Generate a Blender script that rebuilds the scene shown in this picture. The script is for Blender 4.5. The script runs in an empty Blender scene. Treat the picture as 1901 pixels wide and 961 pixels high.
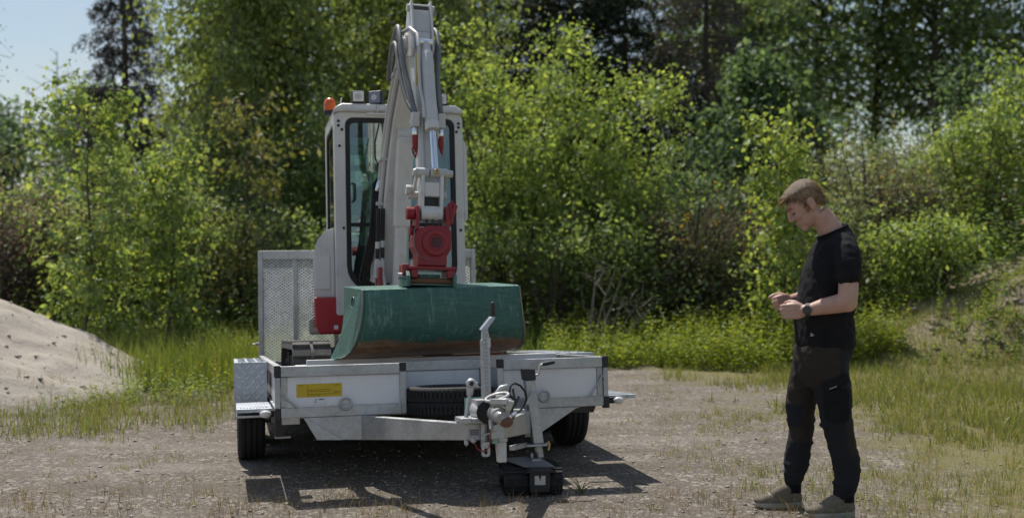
import bpy, bmesh, math, random
import numpy as np
from mathutils import Vector, Matrix, Euler

SC = bpy.context.scene
COL = SC.collection
R = math.radians
pi = math.pi

# ------------------------------------------------------------------ camera
cam_d = bpy.data.cameras.new('camera')
cam = bpy.data.objects.new('camera', cam_d)
COL.objects.link(cam)
cam.location = (0, 0, 1.36)
cam.rotation_euler = (R(90 - 0.405), 0, 0)
cam_d.sensor_width = 36.0
cam_d.lens = 41.47
cam_d.clip_start = 0.1
cam_d.clip_end = 3000
cam_d.dof.use_dof = True
cam_d.dof.focus_distance = 7.0
cam_d.dof.aperture_fstop = 1.6
SC.camera = cam

# ------------------------------------------------------------------ sky and sun
SUN_EL, SUN_AZ = 59.0, -27.0          # degrees; azimuth from +Y towards +X
world = bpy.data.worlds.new('World')
SC.world = world
world.use_nodes = True
wn = world.node_tree
wn.nodes.clear()
w_out = wn.nodes.new('ShaderNodeOutputWorld')
w_bg = wn.nodes.new('ShaderNodeBackground')
w_sky = wn.nodes.new('ShaderNodeTexSky')
w_sky.sky_type = 'NISHITA'
w_sky.sun_disc = False
w_sky.sun_elevation = R(SUN_EL)
w_sky.sun_rotation = R(SUN_AZ)
w_sky.air_density = 1.2
w_sky.dust_density = 1.0
w_sky.ozone_density = 1.2
w_tc = wn.nodes.new('ShaderNodeTexCoord')
w_map = wn.nodes.new('ShaderNodeMapping')
w_map.inputs['Scale'].default_value = (1, 1, 2.6)
w_noise = wn.nodes.new('ShaderNodeTexNoise')
w_noise.inputs['Scale'].default_value = 2.6
w_noise.inputs['Detail'].default_value = 7
w_noise.inputs['Roughness'].default_value = 0.58
w_ramp = wn.nodes.new('ShaderNodeMapRange')
w_ramp.inputs['From Min'].default_value = 0.45
w_ramp.inputs['From Max'].default_value = 0.72
w_ramp.inputs['To Min'].default_value = 0.03
w_ramp.inputs['To Max'].default_value = 0.7
w_mix = wn.nodes.new('ShaderNodeMixRGB')
w_mix.inputs[2].default_value = (6.6, 6.9, 7.3, 1)
wn.links.new(w_tc.outputs['Generated'], w_map.inputs['Vector'])
wn.links.new(w_map.outputs['Vector'], w_noise.inputs['Vector'])
wn.links.new(w_noise.outputs['Fac'], w_ramp.inputs['Value'])
wn.links.new(w_ramp.outputs['Result'], w_mix.inputs[0])
wn.links.new(w_sky.outputs['Color'], w_mix.inputs[1])
wn.links.new(w_mix.outputs['Color'], w_bg.inputs['Color'])
w_bg.inputs['Strength'].default_value = 0.098
wn.links.new(w_bg.outputs['Background'], w_out.inputs['Surface'])

sun_d = bpy.data.lights.new('sun', 'SUN')
sun_d.energy = 5.0
sun_d.angle = R(0.53)
sun_d.color = (1.0, 0.95, 0.87)
sun = bpy.data.objects.new('sun', sun_d)
COL.objects.link(sun)
sd = Vector((math.sin(R(SUN_AZ)) * math.cos(R(SUN_EL)), math.cos(R(SUN_AZ)) * math.cos(R(SUN_EL)), math.sin(R(SUN_EL))))
sun.rotation_euler = (-sd).to_track_quat('-Z', 'Y').to_euler()
sun.location = sd * 60

vs = SC.view_settings
vs.view_transform = 'Standard'
vs.look = 'None'
vs.exposure = -0.03
vs.gamma = 1.0
vs.use_curve_mapping = False
SC.cycles.max_bounces = 8
SC.cycles.diffuse_bounces = 6
SC.cycles.glossy_bounces = 3
SC.cycles.transmission_bounces = 4
SC.cycles.transparent_max_bounces = 8
SC.cycles.caustics_reflective = False
SC.cycles.caustics_refractive = False

# ------------------------------------------------------------------ node helpers
class NT:
    def __init__(self, name):
        self.m = bpy.data.materials.new(name)
        self.m.use_nodes = True
        self.t = self.m.node_tree
        self.b = self.t.nodes['Principled BSDF']
        self.out = self.t.nodes['Material Output']
        self._tc = None
    def n(self, typ, **kw):
        nd = self.t.nodes.new(typ)
        for k, v in kw.items():
            if k[0] == '_':
                setattr(nd, k[1:], v)
            else:
                nd.inputs[k.replace('__', ' ')].default_value = v
        return nd
    def l(self, a, b):
        self.t.links.new(a, b)
    def co(self, world=False):
        if world:
            g = self.n('ShaderNodeNewGeometry')
            return g.outputs['Position']
        if self._tc is None:
            self._tc = self.n('ShaderNodeTexCoord')
        return self._tc.outputs['Object']
    def noise(self, scale, detail=4, rough=0.55, vec=None, stretch=None, world=False):
        nd = self.n('ShaderNodeTexNoise', Scale=scale, Detail=detail, Roughness=rough)
        v = vec if vec is not None else self.co(world)
        if stretch:
            mp = self.n('ShaderNodeMapping')
            mp.inputs['Scale'].default_value = stretch
            self.l(v, mp.inputs['Vector'])
            v = mp.outputs['Vector']
        self.l(v, nd.inputs['Vector'])
        return nd.outputs['Fac']
    def voro(self, scale, feature='F1', vec=None, out='Distance', world=False):
        nd = self.n('ShaderNodeTexVoronoi', Scale=scale)
        nd.feature = feature
        self.l(vec if vec is not None else self.co(world), nd.inputs['Vector'])
        return nd.outputs[out]
    def rng(self, val, a, b, c=0.0, d=1.0):
        nd = self.n('ShaderNodeMapRange')
        nd.clamp = True
        for k, v in zip(('From Min', 'From Max', 'To Min', 'To Max'), (a, b, c, d)):
            nd.inputs[k].default_value = v
        self.l(val, nd.inputs['Value'])
        return nd.outputs['Result']
    def math(self, op, a, b):
        nd = self.n('ShaderNodeMath')
        nd.operation = op
        for i, v in enumerate((a, b)):
            if isinstance(v, (int, float)):
                nd.inputs[i].default_value = v
            else:
                self.l(v, nd.inputs[i])
        return nd.outputs[0]
    def mix(self, fac, a, b, blend='MIX'):
        nd = self.n('ShaderNodeMixRGB')
        nd.blend_type = blend
        for i, v in enumerate((fac, a, b)):
            if isinstance(v, (int, float)):
                nd.inputs[i].default_value = v
            elif isinstance(v, tuple):
                nd.inputs[i].default_value = v if len(v) == 4 else (*v, 1)
            else:
                self.l(v, nd.inputs[i])
        return nd.outputs[0]
    def xyz(self, vec):
        nd = self.n('ShaderNodeSeparateXYZ')
        self.l(vec, nd.inputs[0])
        return nd.outputs
    def bump(self, h, strength=0.3, dist=0.01):
        nd = self.n('ShaderNodeBump', Strength=strength, Distance=dist)
        self.l(h, nd.inputs['Height'])
        self.l(nd.outputs['Normal'], self.b.inputs['Normal'])
        return nd
    def base(self, c):
        i = self.b.inputs['Base Color']
        if isinstance(c, tuple):
            i.default_value = (*c[:3], 1)
        else:
            self.l(c, i)
    def rough(self, r):
        i = self.b.inputs['Roughness']
        if isinstance(r, (int, float)):
            i.default_value = r
        else:
            self.l(r, i)

M = {}
def dark(c, k):
    return tuple(x * k for x in c)

def paint(name, c, rough=0.45, dirt=(0.22, 0.18, 0.13), amount=0.35, metal=0.0, scale=6.0, bump=0.06, streak=True):
    """painted or plain surface with worn, dusty variation"""
    t = NT(name)
    n1 = t.noise(scale, 6, 0.65)
    n2 = t.noise(scale * 5, 4, 0.6, stretch=(1, 1, 0.22) if streak else None)
    d = t.math('MULTIPLY', t.rng(n1, 0.48, 0.78), t.rng(n2, 0.35, 0.7))
    col = t.mix(t.math('MULTIPLY', d, amount), c, dirt)
    col = t.mix(t.rng(t.noise(scale * 0.7, 2), 0.3, 0.7, 0.0, 0.22), col, dark(c, 0.72))
    t.base(col)
    t.rough(t.rng(n2, 0.3, 0.7, rough - 0.08, rough + 0.15))
    t.b.inputs['Metallic'].default_value = metal
    if bump:
        t.bump(t.noise(scale * 14, 3), bump, 0.004)
    M[name] = t.m
    return t

def galv(name, c, rough=0.42, metal=0.75):
    t = NT(name)
    sp = t.n('ShaderNodeTexVoronoi', Scale=55.0)
    t.l(t.co(), sp.inputs['Vector'])
    hsv = t.n('ShaderNodeSeparateColor')
    t.l(sp.outputs['Color'], hsv.inputs[0])
    n1 = t.noise(5, 6, 0.7)
    f = t.math('ADD', t.math('MULTIPLY', hsv.outputs[0], 0.35), t.rng(n1, 0.3, 0.75))
    col = t.mix(t.rng(f, 0.15, 1.1), dark(c, 0.58), c)
    st = t.noise(9, 5, 0.7, stretch=(1, 1, 0.2))
    col = t.mix(t.rng(st, 0.58, 0.8, 0, 0.45), col, (0.24, 0.22, 0.19))
    t.base(col)
    t.rough(t.rng(f, 0.1, 1.2, rough - 0.06, rough + 0.14))
    t.b.inputs['Metallic'].default_value = metal
    t.bump(t.noise(80, 3), 0.05, 0.003)
    M[name] = t.m

galv('galvanised', (0.56, 0.57, 0.58))
galv('aluminium', (0.60, 0.64, 0.70), 0.42, 0.55)
galv('tread_bright', (0.82, 0.85, 0.88), 0.35, 0.4)
paint('white_panel', (0.82, 0.82, 0.83), 0.38, dirt=(0.40, 0.37, 0.33), amount=0.75, scale=4)
paint('machine_white', (0.68, 0.68, 0.665), 0.38, dirt=(0.30, 0.26, 0.20), amount=0.85)
paint('machine_grey', (0.56, 0.56, 0.55), 0.4, amount=0.4)
paint('cast_grey', (0.40, 0.40, 0.39), 0.42, dirt=(0.12, 0.10, 0.08), amount=0.9, scale=18, metal=0.5)
paint('mover_grey', (0.20, 0.20, 0.205), 0.5, amount=0.4)
paint('cast_white', (0.55, 0.55, 0.54), 0.4, amount=0.8, scale=14, metal=0.35)
paint('red_paint', (0.26, 0.012, 0.020), 0.35, dirt=(0.20, 0.09, 0.07), amount=0.45)
paint('red_panel', (0.42, 0.017, 0.026), 0.32, dirt=(0.25, 0.12, 0.09), amount=0.4)
paint('red_plastic', (0.27, 0.012, 0.018), 0.4, amount=0.1)
paint('dark_steel', (0.06, 0.06, 0.062), 0.5, amount=0.4, metal=0.3)
paint('black_plastic', (0.022, 0.023, 0.026), 0.5, dirt=(0.12, 0.11, 0.09), amount=0.3)
paint('black_rubber', (0.018, 0.018, 0.019), 0.7, dirt=(0.13, 0.11, 0.09), amount=0.5)
paint('dusty_rubber', (0.10, 0.095, 0.09), 0.85, dirt=(0.36, 0.32, 0.27), amount=1.0, scale=9)
paint('tyre_rubber', (0.015, 0.015, 0.016), 0.75, dirt=(0.11, 0.10, 0.085), amount=0.25, scale=10)
paint('hose_grey', (0.16, 0.17, 0.18), 0.5, amount=0.2, scale=20)
paint('yellow_sticker', (0.62, 0.43, 0.012), 0.4, amount=0.15, scale=12)
paint('ochre_print', (0.24, 0.15, 0.01), 0.5, amount=0.0)
paint('sticker_white', (0.74, 0.76, 0.78), 0.4, amount=0.1)
paint('sticker_green', (0.30, 0.55, 0.42), 0.4, amount=0.1)
paint('print_dark', (0.05, 0.05, 0.06), 0.5, amount=0.0)
paint('print_grey', (0.35, 0.34, 0.38), 0.5, amount=0.0)
paint('deck_wood', (0.16, 0.115, 0.075), 0.7, amount=0.6, scale=5)
paint('seat_black', (0.03, 0.03, 0.034), 0.75, amount=0.1)
paint('cab_trim', (0.07, 0.08, 0.085), 0.6, amount=0.2)
paint('blue_grey', (0.20, 0.24, 0.31), 0.4, amount=0.2)
paint('brass', (0.55, 0.42, 0.16), 0.35, amount=0.3, metal=0.9)
paint('rust', (0.16, 0.075, 0.04), 0.75, dirt=(0.08, 0.05, 0.035), amount=0.8, scale=12)
paint('worn_steel', (0.34, 0.31, 0.25), 0.5, dirt=(0.16, 0.09, 0.05), amount=0.8, metal=0.4, scale=20)
paint('chrome', (0.85, 0.86, 0.88), 0.14, amount=0.05, metal=1.0, bump=0)
paint('lens_clear', (0.75, 0.74, 0.72), 0.16, amount=0.1)
paint('lens_white', (0.82, 0.80, 0.76), 0.22, amount=0.05)

def green_bucket(name, rusty):
    t = NT(name)
    z = t.xyz(t.co())[2]
    n1 = t.noise(6, 7, 0.7)
    sc = t.noise(10, 6, 0.75, stretch=(1, 1, 9))
    sv = t.noise(26, 5, 0.75, stretch=(1, 1, 0.18))
    c = t.mix(t.rng(n1, 0.3, 0.7), (0.032, 0.098, 0.090), (0.058, 0.150, 0.126))
    c = t.mix(t.rng(sc, 0.46, 0.62, 0, 0.75), c, (0.055, 0.205, 0.150))
    c = t.mix(t.rng(sv, 0.54, 0.66, 0, 0.5), c, (0.26, 0.42, 0.35))
    h = t.math('ADD', z, t.math('MULTIPLY', t.math('SUBTRACT', n1, 0.5), 0.16))
    h = t.math('ADD', h, t.math('MULTIPLY', t.math('SUBTRACT', sc, 0.5), 0.09))
    rustm = t.rng(h, 0.385, 0.355, 0, 0.95)
    rc = t.mix(t.rng(t.noise(14, 6, 0.7, stretch=(1, 1, 4)), 0.35, 0.7), (0.17, 0.095, 0.058), (0.38, 0.26, 0.175))
    c = t.mix(rustm if rusty else 0.0, c, rc)
    sp = t.rng(t.noise(17, 5, 0.7), 0.66, 0.74, 0, 0.85)
    c = t.mix(sp, c, (0.19, 0.075, 0.035))
    t.base(c)
    t.rough(t.rng(sv, 0.3, 0.7, 0.36, 0.62))
    t.b.inputs['Metallic'].default_value = 0.1
    t.bump(t.math('ADD', sc, t.noise(60, 4)), 0.18, 0.006)
    M[name] = t.m
green_bucket('bucket_green', True)
green_bucket('bucket_side_green', False)

def glass(name, tint, refl=0.06):
    t = NT(name)
    tr = t.n('ShaderNodeBsdfTransparent')
    tr.inputs['Color'].default_value = (*tint, 1)
    gl = t.n('ShaderNodeBsdfGlossy', Roughness=0.015)
    df = t.n('ShaderNodeBsdfDiffuse')
    df.inputs['Color'].default_value = (0.45, 0.46, 0.44, 1)
    fr = t.n('ShaderNodeFresnel', IOR=1.5)
    f = t.math('MULTIPLY', t.math('ADD', fr.outputs[0], refl), 1.6)
    m0 = t.n('ShaderNodeMixShader')
    sm = t.rng(t.noise(9, 5, 0.7, stretch=(1, 1, 0.15)), 0.45, 0.8, 0.015, 0.12)
    t.l(sm, m0.inputs[0]); t.l(tr.outputs[0], m0.inputs[1]); t.l(df.outputs[0], m0.inputs[2])
    m1 = t.n('ShaderNodeMixShader')
    t.l(f, m1.inputs[0]); t.l(m0.outputs[0], m1.inputs[1]); t.l(gl.outputs[0], m1.inputs[2])
    t.l(m1.outputs[0], t.out.inputs['Surface'])
    M[name] = t.m
glass('cab_glass', (0.74, 0.90, 0.84))
t = NT('orange_lens')
t.base((0.85, 0.16, 0.02)); t.rough(0.25)
t.b.inputs['Transmission Weight'].default_value = 0.3
M['orange_lens'] = t.m

# ------------------------------------------------------------------ mesh builder
class MB:
    def __init__(self):
        self.v, self.f = [], []
    def add(self, vs, fs):
        o = len(self.v)
        self.v += [tuple(p) for p in vs]
        self.f += [tuple(i + o for i in q) for q in fs]
        return self
    def box(self, x0, x1, y0, y1, z0, z1):
        vs = [(x, y, z) for x in (x0, x1) for y in (y0, y1) for z in (z0, z1)]
        return self.add(vs, [(0, 1, 3, 2), (4, 6, 7, 5), (0, 4, 5, 1), (2, 3, 7, 6), (0, 2, 6, 4), (1, 5, 7, 3)])
    def obox(self, c, s, rot=(0, 0, 0)):
        m = Matrix.Translation(c) @ Euler(rot).to_matrix().to_4x4()
        x, y, z = (k / 2 for k in s)
        vs = [m @ Vector((a, b, d)) for a in (-x, x) for b in (-y, y) for d in (-z, z)]
        return self.add(vs, [(0, 1, 3, 2), (4, 6, 7, 5), (0, 4, 5, 1), (2, 3, 7, 6), (0, 2, 6, 4), (1, 5, 7, 3)])
    def bar(self, p, q, w, h, up=(0, 0, 1)):
        p, q = Vector(p), Vector(q)
        d = (q - p).normalized()
        s = d.cross(Vector(up))
        s = s.normalized() if s.length > 1e-5 else Vector((1, 0, 0))
        u = s.cross(d).normalized()
        vs = [e + s * a * w / 2 + u * b * h / 2 for e in (p, q) for a, b in ((-1, -1), (1, -1), (1, 1), (-1, 1))]
        return self.add(vs, [(3, 2, 1, 0), (4, 5, 6, 7), (0, 1, 5, 4), (1, 2, 6, 5), (2, 3, 7, 6), (3, 0, 4, 7)])
    def tube(self, path, r, seg=10, caps=True, sx=1.0):
        P = [Vector(p) for p in path]
        n = len(P)
        rr = r if isinstance(r, (list, tuple)) else [r] * n
        d0 = (P[1] - P[0]).normalized()
        a = Vector((0, 0, 1)) if abs(d0.z) < 0.9 else Vector((0, 1, 0))
        s = d0.cross(a).normalized()
        vs = []
        for i in range(n):
            d = (P[min(i + 1, n - 1)] - P[max(i - 1, 0)]).normalized()
            s = (s - d * s.dot(d)).normalized()
            u = d.cross(s)
            for k in range(seg):
                an = 2 * pi * k / seg
                vs.append(P[i] + (s * math.cos(an) * sx + u * math.sin(an)) * rr[i])
        fs = [(i * seg + k, i * seg + (k + 1) % seg, (i + 1) * seg + (k + 1) % seg, (i + 1) * seg + k) for i in range(n - 1) for k in range(seg)]
        if caps:
            fs += [tuple(reversed(range(seg))), tuple((n - 1) * seg + k for k in range(seg))]
        return self.add(vs, fs)
    def prism(self, poly, axis, a0, a1):
        """poly of (u, w) pairs; axis 'x': (y, z), 'y': (x, z), 'z': (x, y)"""
        def mk(u, w, a):
            return {'x': (a, u, w), 'y': (u, a, w), 'z': (u, w, a)}[axis]
        n = len(poly)
        vs = [mk(u, w, a0) for u, w in poly] + [mk(u, w, a1) for u, w in poly]
        fs = [tuple(reversed(range(n))), tuple(range(n, 2 * n))] + [(i, (i + 1) % n, n + (i + 1) % n, n + i) for i in range(n)]
        return self.add(vs, fs)
    def ring(self, outer, inner, axis, a0, a1):
        """plate with a hole: two loops with as many points each"""
        def mk(u, w, a):
            return {'x': (a, u, w), 'y': (u, a, w), 'z': (u, w, a)}[axis]
        n = len(outer)
        vs = [mk(*p, a) for a in (a0, a1) for lp in (outer, inner) for p in lp]
        fs = []
        for i in range(n):
            j = (i + 1) % n
            fs += [(i, j, n + j, n + i), (2 * n + j, 2 * n + i, 3 * n + i, 3 * n + j), (j, i, 2 * n + i, 2 * n + j), (n + i, n + j, 3 * n + j, 3 * n + i)]
        return self.add(vs, fs)
    def lathe(self, prof, c, axis, seg=24):
        """prof of (radius, along)"""
        c, ax = Vector(c), Vector(axis).normalized()
        a = Vector((0, 0, 1)) if abs(ax.z) < 0.9 else Vector((1, 0, 0))
        s = ax.cross(a).normalized()
        u = ax.cross(s)
        n = len(prof)
        vs = [c + ax * t + (s * math.cos(2 * pi * k / seg) + u * math.sin(2 * pi * k / seg)) * max(r, 1e-4) for r, t in prof for k in range(seg)]
        fs = [(i * seg + k, i * seg + (k + 1) % seg, (i + 1) * seg + (k + 1) % seg, (i + 1) * seg + k) for i in range(n - 1) for k in range(seg)]
        fs += [tuple(reversed(range(seg))), tuple((n - 1) * seg + k for k in range(seg))]
        return self.add(vs, fs)
    def cyl(self, p, q, r, seg=16):
        return self.tube([p, q], r, seg)
    def ball(self, c, r, seg=14, rot=None):
        if isinstance(r, (int, float)):
            r = (r, r, r)
        m = Euler(rot).to_matrix() if rot else Matrix.Identity(3)
        c = Vector(c)
        rings = seg // 2
        vs = [c + m @ Vector((0, 0, -r[2]))]
        for i in range(1, rings):
            th = pi * i / rings
            for k in range(seg):
                ph = 2 * pi * k / seg
                vs.append(c + m @ Vector((r[0] * math.sin(th) * math.cos(ph), r[1] * math.sin(th) * math.sin(ph), -r[2] * math.cos(th))))
        vs.append(c + m @ Vector((0, 0, r[2])))
        fs = [(0, 1 + (k + 1) % seg, 1 + k) for k in range(seg)]
        for i in range(rings - 2):
            for k in range(seg):
                a, b = 1 + i * seg + k, 1 + i * seg + (k + 1) % seg
                fs.append((a, b, b + seg, a + seg))
        L = len(vs) - 1
        o = 1 + (rings - 2) * seg
        fs += [(L, o + k, o + (k + 1) % seg) for k in range(seg)]
        return self.add(vs, fs)
    def torus(self, c, axis, Rr, r, seg=20, sub=8, a0=0.0, a1=2 * pi, squash=1.0):
        c, ax = Vector(c), Vector(axis).normalized()
        a = Vector((0, 0, 1)) if abs(ax.z) < 0.9 else Vector((1, 0, 0))
        s = ax.cross(a).normalized()
        u = ax.cross(s)
        pts = [c + s * math.cos(a0 + (a1 - a0) * k / seg) * Rr + u * math.sin(a0 + (a1 - a0) * k / seg) * Rr * squash for k in range(seg + 1)]
        return self.tube(pts, r, sub, caps=abs(a1 - a0) < 6.2)
    def build(self, name, mat, parent=None, off=(0, 0, 0), bevel=0.0, smooth=None, seg=2, xf=None):
        me = bpy.data.meshes.new(name)
        V = [Vector(p) for p in self.v]
        if xf is not None:
            V = [xf @ p for p in V]
        o = Vector(off)
        me.from_pydata([p - o for p in V], [], self.f)
        me.materials.append(M[mat] if isinstance(mat, str) else mat)
        bm = bmesh.new(); bm.from_mesh(me)
        bmesh.ops.recalc_face_normals(bm, faces=bm.faces)
        bm.to_mesh(me); bm.free()
        if smooth:
            me.polygons.foreach_set('use_smooth', [True] * len(me.polygons))
            if smooth < 179:
                me.set_sharp_from_angle(angle=R(smooth))
        ob = bpy.data.objects.new(name, me)
        COL.objects.link(ob)
        if parent is not None:
            ob.parent = parent
        if bevel:
            b = ob.modifiers.new('bevel', 'BEVEL')
            b.width = bevel; b.segments = seg; b.limit_method = 'ANGLE'; b.angle_limit = R(35)
        return ob

def empty(name, loc=(0, 0, 0), rot=(0, 0, 0)):
    o = bpy.data.objects.new(name, None)
    o.empty_display_size = 0.2
    COL.objects.link(o)
    o.location = loc
    o.rotation_euler = rot
    return o

def tag(o, label=None, cat=None, group=None, kind=None):
    if label: o['label'] = label
    if cat: o['category'] = cat
    if group: o['group'] = group
    if kind: o['kind'] = kind
    return o

def rrect(x0, x1, z0, z1, rad, n=6):
    """rounded rectangle loop, radii for corners (lower left, lower right, upper right, upper left)"""
    if isinstance(rad, (int, float)):
        rad = (rad,) * 4
    pts = []
    for (cx, cz, sx, sz, a), r in zip(((x0, z0, 1, 1, 180), (x1, z0, -1, 1, 270), (x1, z1, -1, -1, 0), (x0, z1, 1, -1, 90)), rad):
        for k in range(n):
            an = R(a + 90 * k / (n - 1))
            pts.append((cx + sx * r + r * math.cos(an), cz + sz * r + r * math.sin(an)))
    return pts

def bake(ob):
    """replace the mesh by its evaluated one and drop the modifiers"""
    dg = bpy.context.evaluated_depsgraph_get()
    me = bpy.data.meshes.new_from_object(ob.evaluated_get(dg))
    old = ob.data
    ob.modifiers.clear()
    ob.data = me
    if old.users == 0:
        bpy.data.meshes.remove(old)
    return ob
# ================================================================== ground, bank, sand heap
def vnoise(x, y, seed=0):
    """smooth value noise, numpy arrays in, 0..1 out"""
    xi, yi = np.floor(x).astype(np.int64), np.floor(y).astype(np.int64)
    xf, yf = x - xi, y - yi
    u, v = xf * xf * (3 - 2 * xf), yf * yf * (3 - 2 * yf)
    def h(a, b):
        n = (a * 374761393 + b * 668265263 + seed * 974711) & 0x7fffffff
        n = ((n ^ (n >> 13)) * 1274126177) & 0x7fffffff
        return ((n ^ (n >> 16)) & 0xffff) / 65535.0
    return (h(xi, yi) * (1 - u) + h(xi + 1, yi) * u) * (1 - v) + (h(xi, yi + 1) * (1 - u) + h(xi + 1, yi + 1) * u) * v
def fbm(x, y, seed=0, oct=4):
    s, a, t = 0, 0.5, 0
    for o in range(oct):
        s = s + a * vnoise(x * 2 ** o, y * 2 ** o, seed + o); t += a; a *= 0.5
    return s / t
def sstep(a, b, x):
    t = np.clip((x - a) / (b - a), 0, 1)
    return t * t * (3 - 2 * t)
def height(x, y):
    """lie of the land: flat yard, bank rising at the back right"""
    x, y = np.asarray(x, float), np.asarray(y, float)
    far = sstep(8.5, 12, y)
    h = (fbm(x * 0.6, y * 0.6, 5) - 0.5) * 0.10 * far
    wob = (fbm(x * 0.55, y * 0.55, 9) - 0.5)
    rise = np.clip((x - 3.45 + wob * 0.9) * 0.37, 0, 1.6)
    back = sstep(11.3, 13.9, y + wob * 1.2)
    bank = rise * back
    h = h + bank + (fbm(x * 1.3, y * 1.3, 12) - 0.5) * 0.35 * np.clip(bank * 2, 0, 1) + (fbm(x * 3.2, y * 3.2, 3) - 0.5) * 0.16 * np.clip(bank * 3, 0, 1)
    h = h + sstep(14.5, 17.5, y) * 0.12
    return h

def grid_object(name, xs, ys, hf, mat):
    X, Y = np.meshgrid(xs, ys)
    Z = hf(X, Y)
    nx_, ny_ = len(xs), len(ys)
    V = np.stack([X, Y, Z], -1).reshape(-1, 3)
    idx = np.arange(nx_ * ny_).reshape(ny_, nx_)
    F = np.stack([idx[:-1, :-1], idx[:-1, 1:], idx[1:, 1:], idx[1:, :-1]], -1).reshape(-1, 4)
    me = bpy.data.meshes.new(name)
    me.from_pydata(V.tolist(), [], F.tolist())
    me.polygons.foreach_set('use_smooth', [True] * len(F))
    me.materials.append(M[mat])
    o = bpy.data.objects.new(name, me)
    COL.objects.link(o)
    return o

def ground_material():
    t = NT('yard_ground')
    P = t.co(world=True)
    x, y, z = t.xyz(P)
    big = t.noise(0.55, 5, 0.6, world=True)
    med = t.noise(2.6, 6, 0.65, world=True)
    fine = t.noise(42, 5, 0.75, world=True)
    st = t.n('ShaderNodeTexVoronoi', Scale=70.0); t.l(P, st.inputs['Vector'])
    st2 = t.n('ShaderNodeTexVoronoi', Scale=28.0); t.l(P, st2.inputs['Vector'])
    sep = t.n('ShaderNodeSeparateColor'); t.l(st.outputs['Color'], sep.inputs[0])
    sep2 = t.n('ShaderNodeSeparateColor'); t.l(st2.outputs['Color'], sep2.inputs[0])
    grav = t.mix(t.rng(fine, 0.25, 0.75), (0.093, 0.081, 0.067), (0.208, 0.183, 0.153))
    grav = t.mix(t.rng(sep.outputs[0], 0.72, 0.98, 0, 0.85), grav, (0.46, 0.41, 0.36))
    grav = t.mix(t.rng(sep.outputs[1], 0.75, 0.97, 0, 0.75), grav, (0.095, 0.082, 0.072))
    grav = t.mix(t.rng(sep2.outputs[2], 0.90, 0.97, 0, 0.6), grav, (0.45, 0.39, 0.33))
    soil = t.mix(t.rng(fine, 0.3, 0.7), (0.122, 0.101, 0.077), (0.206, 0.172, 0.132))
    c = t.mix(t.rng(med, 0.42, 0.66, 0, 0.75), grav, soil)
    rut = t.noise(1.6, 5, 0.6, vec=P, stretch=(0.35, 1.7, 1))
    c = t.mix(t.rng(rut, 0.50, 0.68, 0, 0.5), c, (0.115, 0.095, 0.078))
    c = t.mix(t.rng(t.noise(1.1, 4, 0.6, vec=P, stretch=(0.5, 1.5, 1)), 0.52, 0.70, 0, 0.45), c, (0.33, 0.30, 0.27))
    moss = t.mix(t.rng(fine, 0.3, 0.7), (0.115, 0.108, 0.030), (0.230, 0.205, 0.072))
    # grassy soil towards the right and the back, in ragged patches
    g = t.math('ADD', t.rng(x, 1.0, 3.2, -0.25, 0.30), t.rng(y, 10.5, 14.5, 0, 0.45))
    g = t.math('ADD', g, big)
    g = t.math('ADD', g, t.math('MULTIPLY', t.math('SUBTRACT', med, 0.5), 0.6))
    c = t.mix(t.rng(g, 0.52, 0.85, 0, 0.85), c, moss)
    # bare crumbly earth on the bank
    bank = t.math('MULTIPLY', t.rng(z, 0.18, 0.55), t.rng(med, 0.35, 0.55))
    c = t.mix(bank, c, t.mix(t.rng(fine, 0.3, 0.7), (0.15, 0.115, 0.085), (0.40, 0.33, 0.27)))
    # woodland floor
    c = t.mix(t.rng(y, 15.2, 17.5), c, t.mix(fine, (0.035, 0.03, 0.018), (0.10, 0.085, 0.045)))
    t.base(c)
    t.rough(0.92)
    t.b.inputs['Specular IOR Level'].default_value = 0.2
    hgt = t.math('ADD', t.math('MULTIPLY', st.outputs['Distance'], -0.7), fine)
    hgt = t.math('ADD', hgt, t.math('MULTIPLY', med, 1.5))
    t.bump(hgt, 0.65, 0.018)
    M['yard_ground'] = t.m
ground_material()
xs = np.concatenate([np.array([-600, -300, -120, -60, -35, -25, -18]), np.arange(-14, 14.01, 0.14), np.array([18, 25, 35, 60, 120, 300, 600])])
ys = np.concatenate([np.array([-200, -60, -20, -6, 0, 2.5, 4]), np.arange(5, 11, 0.12), np.arange(11, 20.01, 0.14), np.array([22, 25, 30, 40, 60, 120, 300, 900])])
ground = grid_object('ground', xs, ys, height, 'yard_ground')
tag(ground, kind='structure')

def sand_material():
    t = NT('sand')
    n1 = t.noise(1.3, 6, 0.6, world=True); n2 = t.noise(70, 4, 0.7, world=True); n3 = t.noise(6, 6, 0.65, world=True)
    c = t.mix(t.rng(n1, 0.3, 0.7), (0.325, 0.283, 0.235), (0.410, 0.362, 0.305))
    c = t.mix(t.rng(n2, 0.3, 0.75), c, (0.50, 0.455, 0.400))
    c = t.mix(t.rng(n3, 0.58, 0.75, 0, 0.55), c, (0.29, 0.225, 0.16))
    t.base(c); t.rough(0.95)
    t.b.inputs['Specular IOR Level'].default_value = 0.15
    t.bump(t.math('ADD', t.math('MULTIPLY', n3, 3.0), n2), 0.5, 0.03)
    M['sand'] = t.m
sand_material()
HEAP = (-7.75, 11.6, 4.2, 2.05)
def heap_h(x, y):
    r = np.hypot((x - HEAP[0]), (y - HEAP[1]) * 1.25)
    r = r + (fbm(x * 0.7, y * 0.7, 31) - 0.5) * 0.8
    h = HEAP[3] * np.clip(1 - r / HEAP[2], -0.06, 1)
    h = np.where(h > 1.5, 1.5 + (h - 1.5) * 0.6, h)
    h = h + (fbm(x * 2.6, y * 2.6, 33) - 0.5) * 0.12 * np.clip(h * 3, 0, 1) + (fbm(x * 9, y * 9, 36, 2) - 0.5) * 0.04
    return h + np.where(h < 0.02, -0.03, 0)
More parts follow.
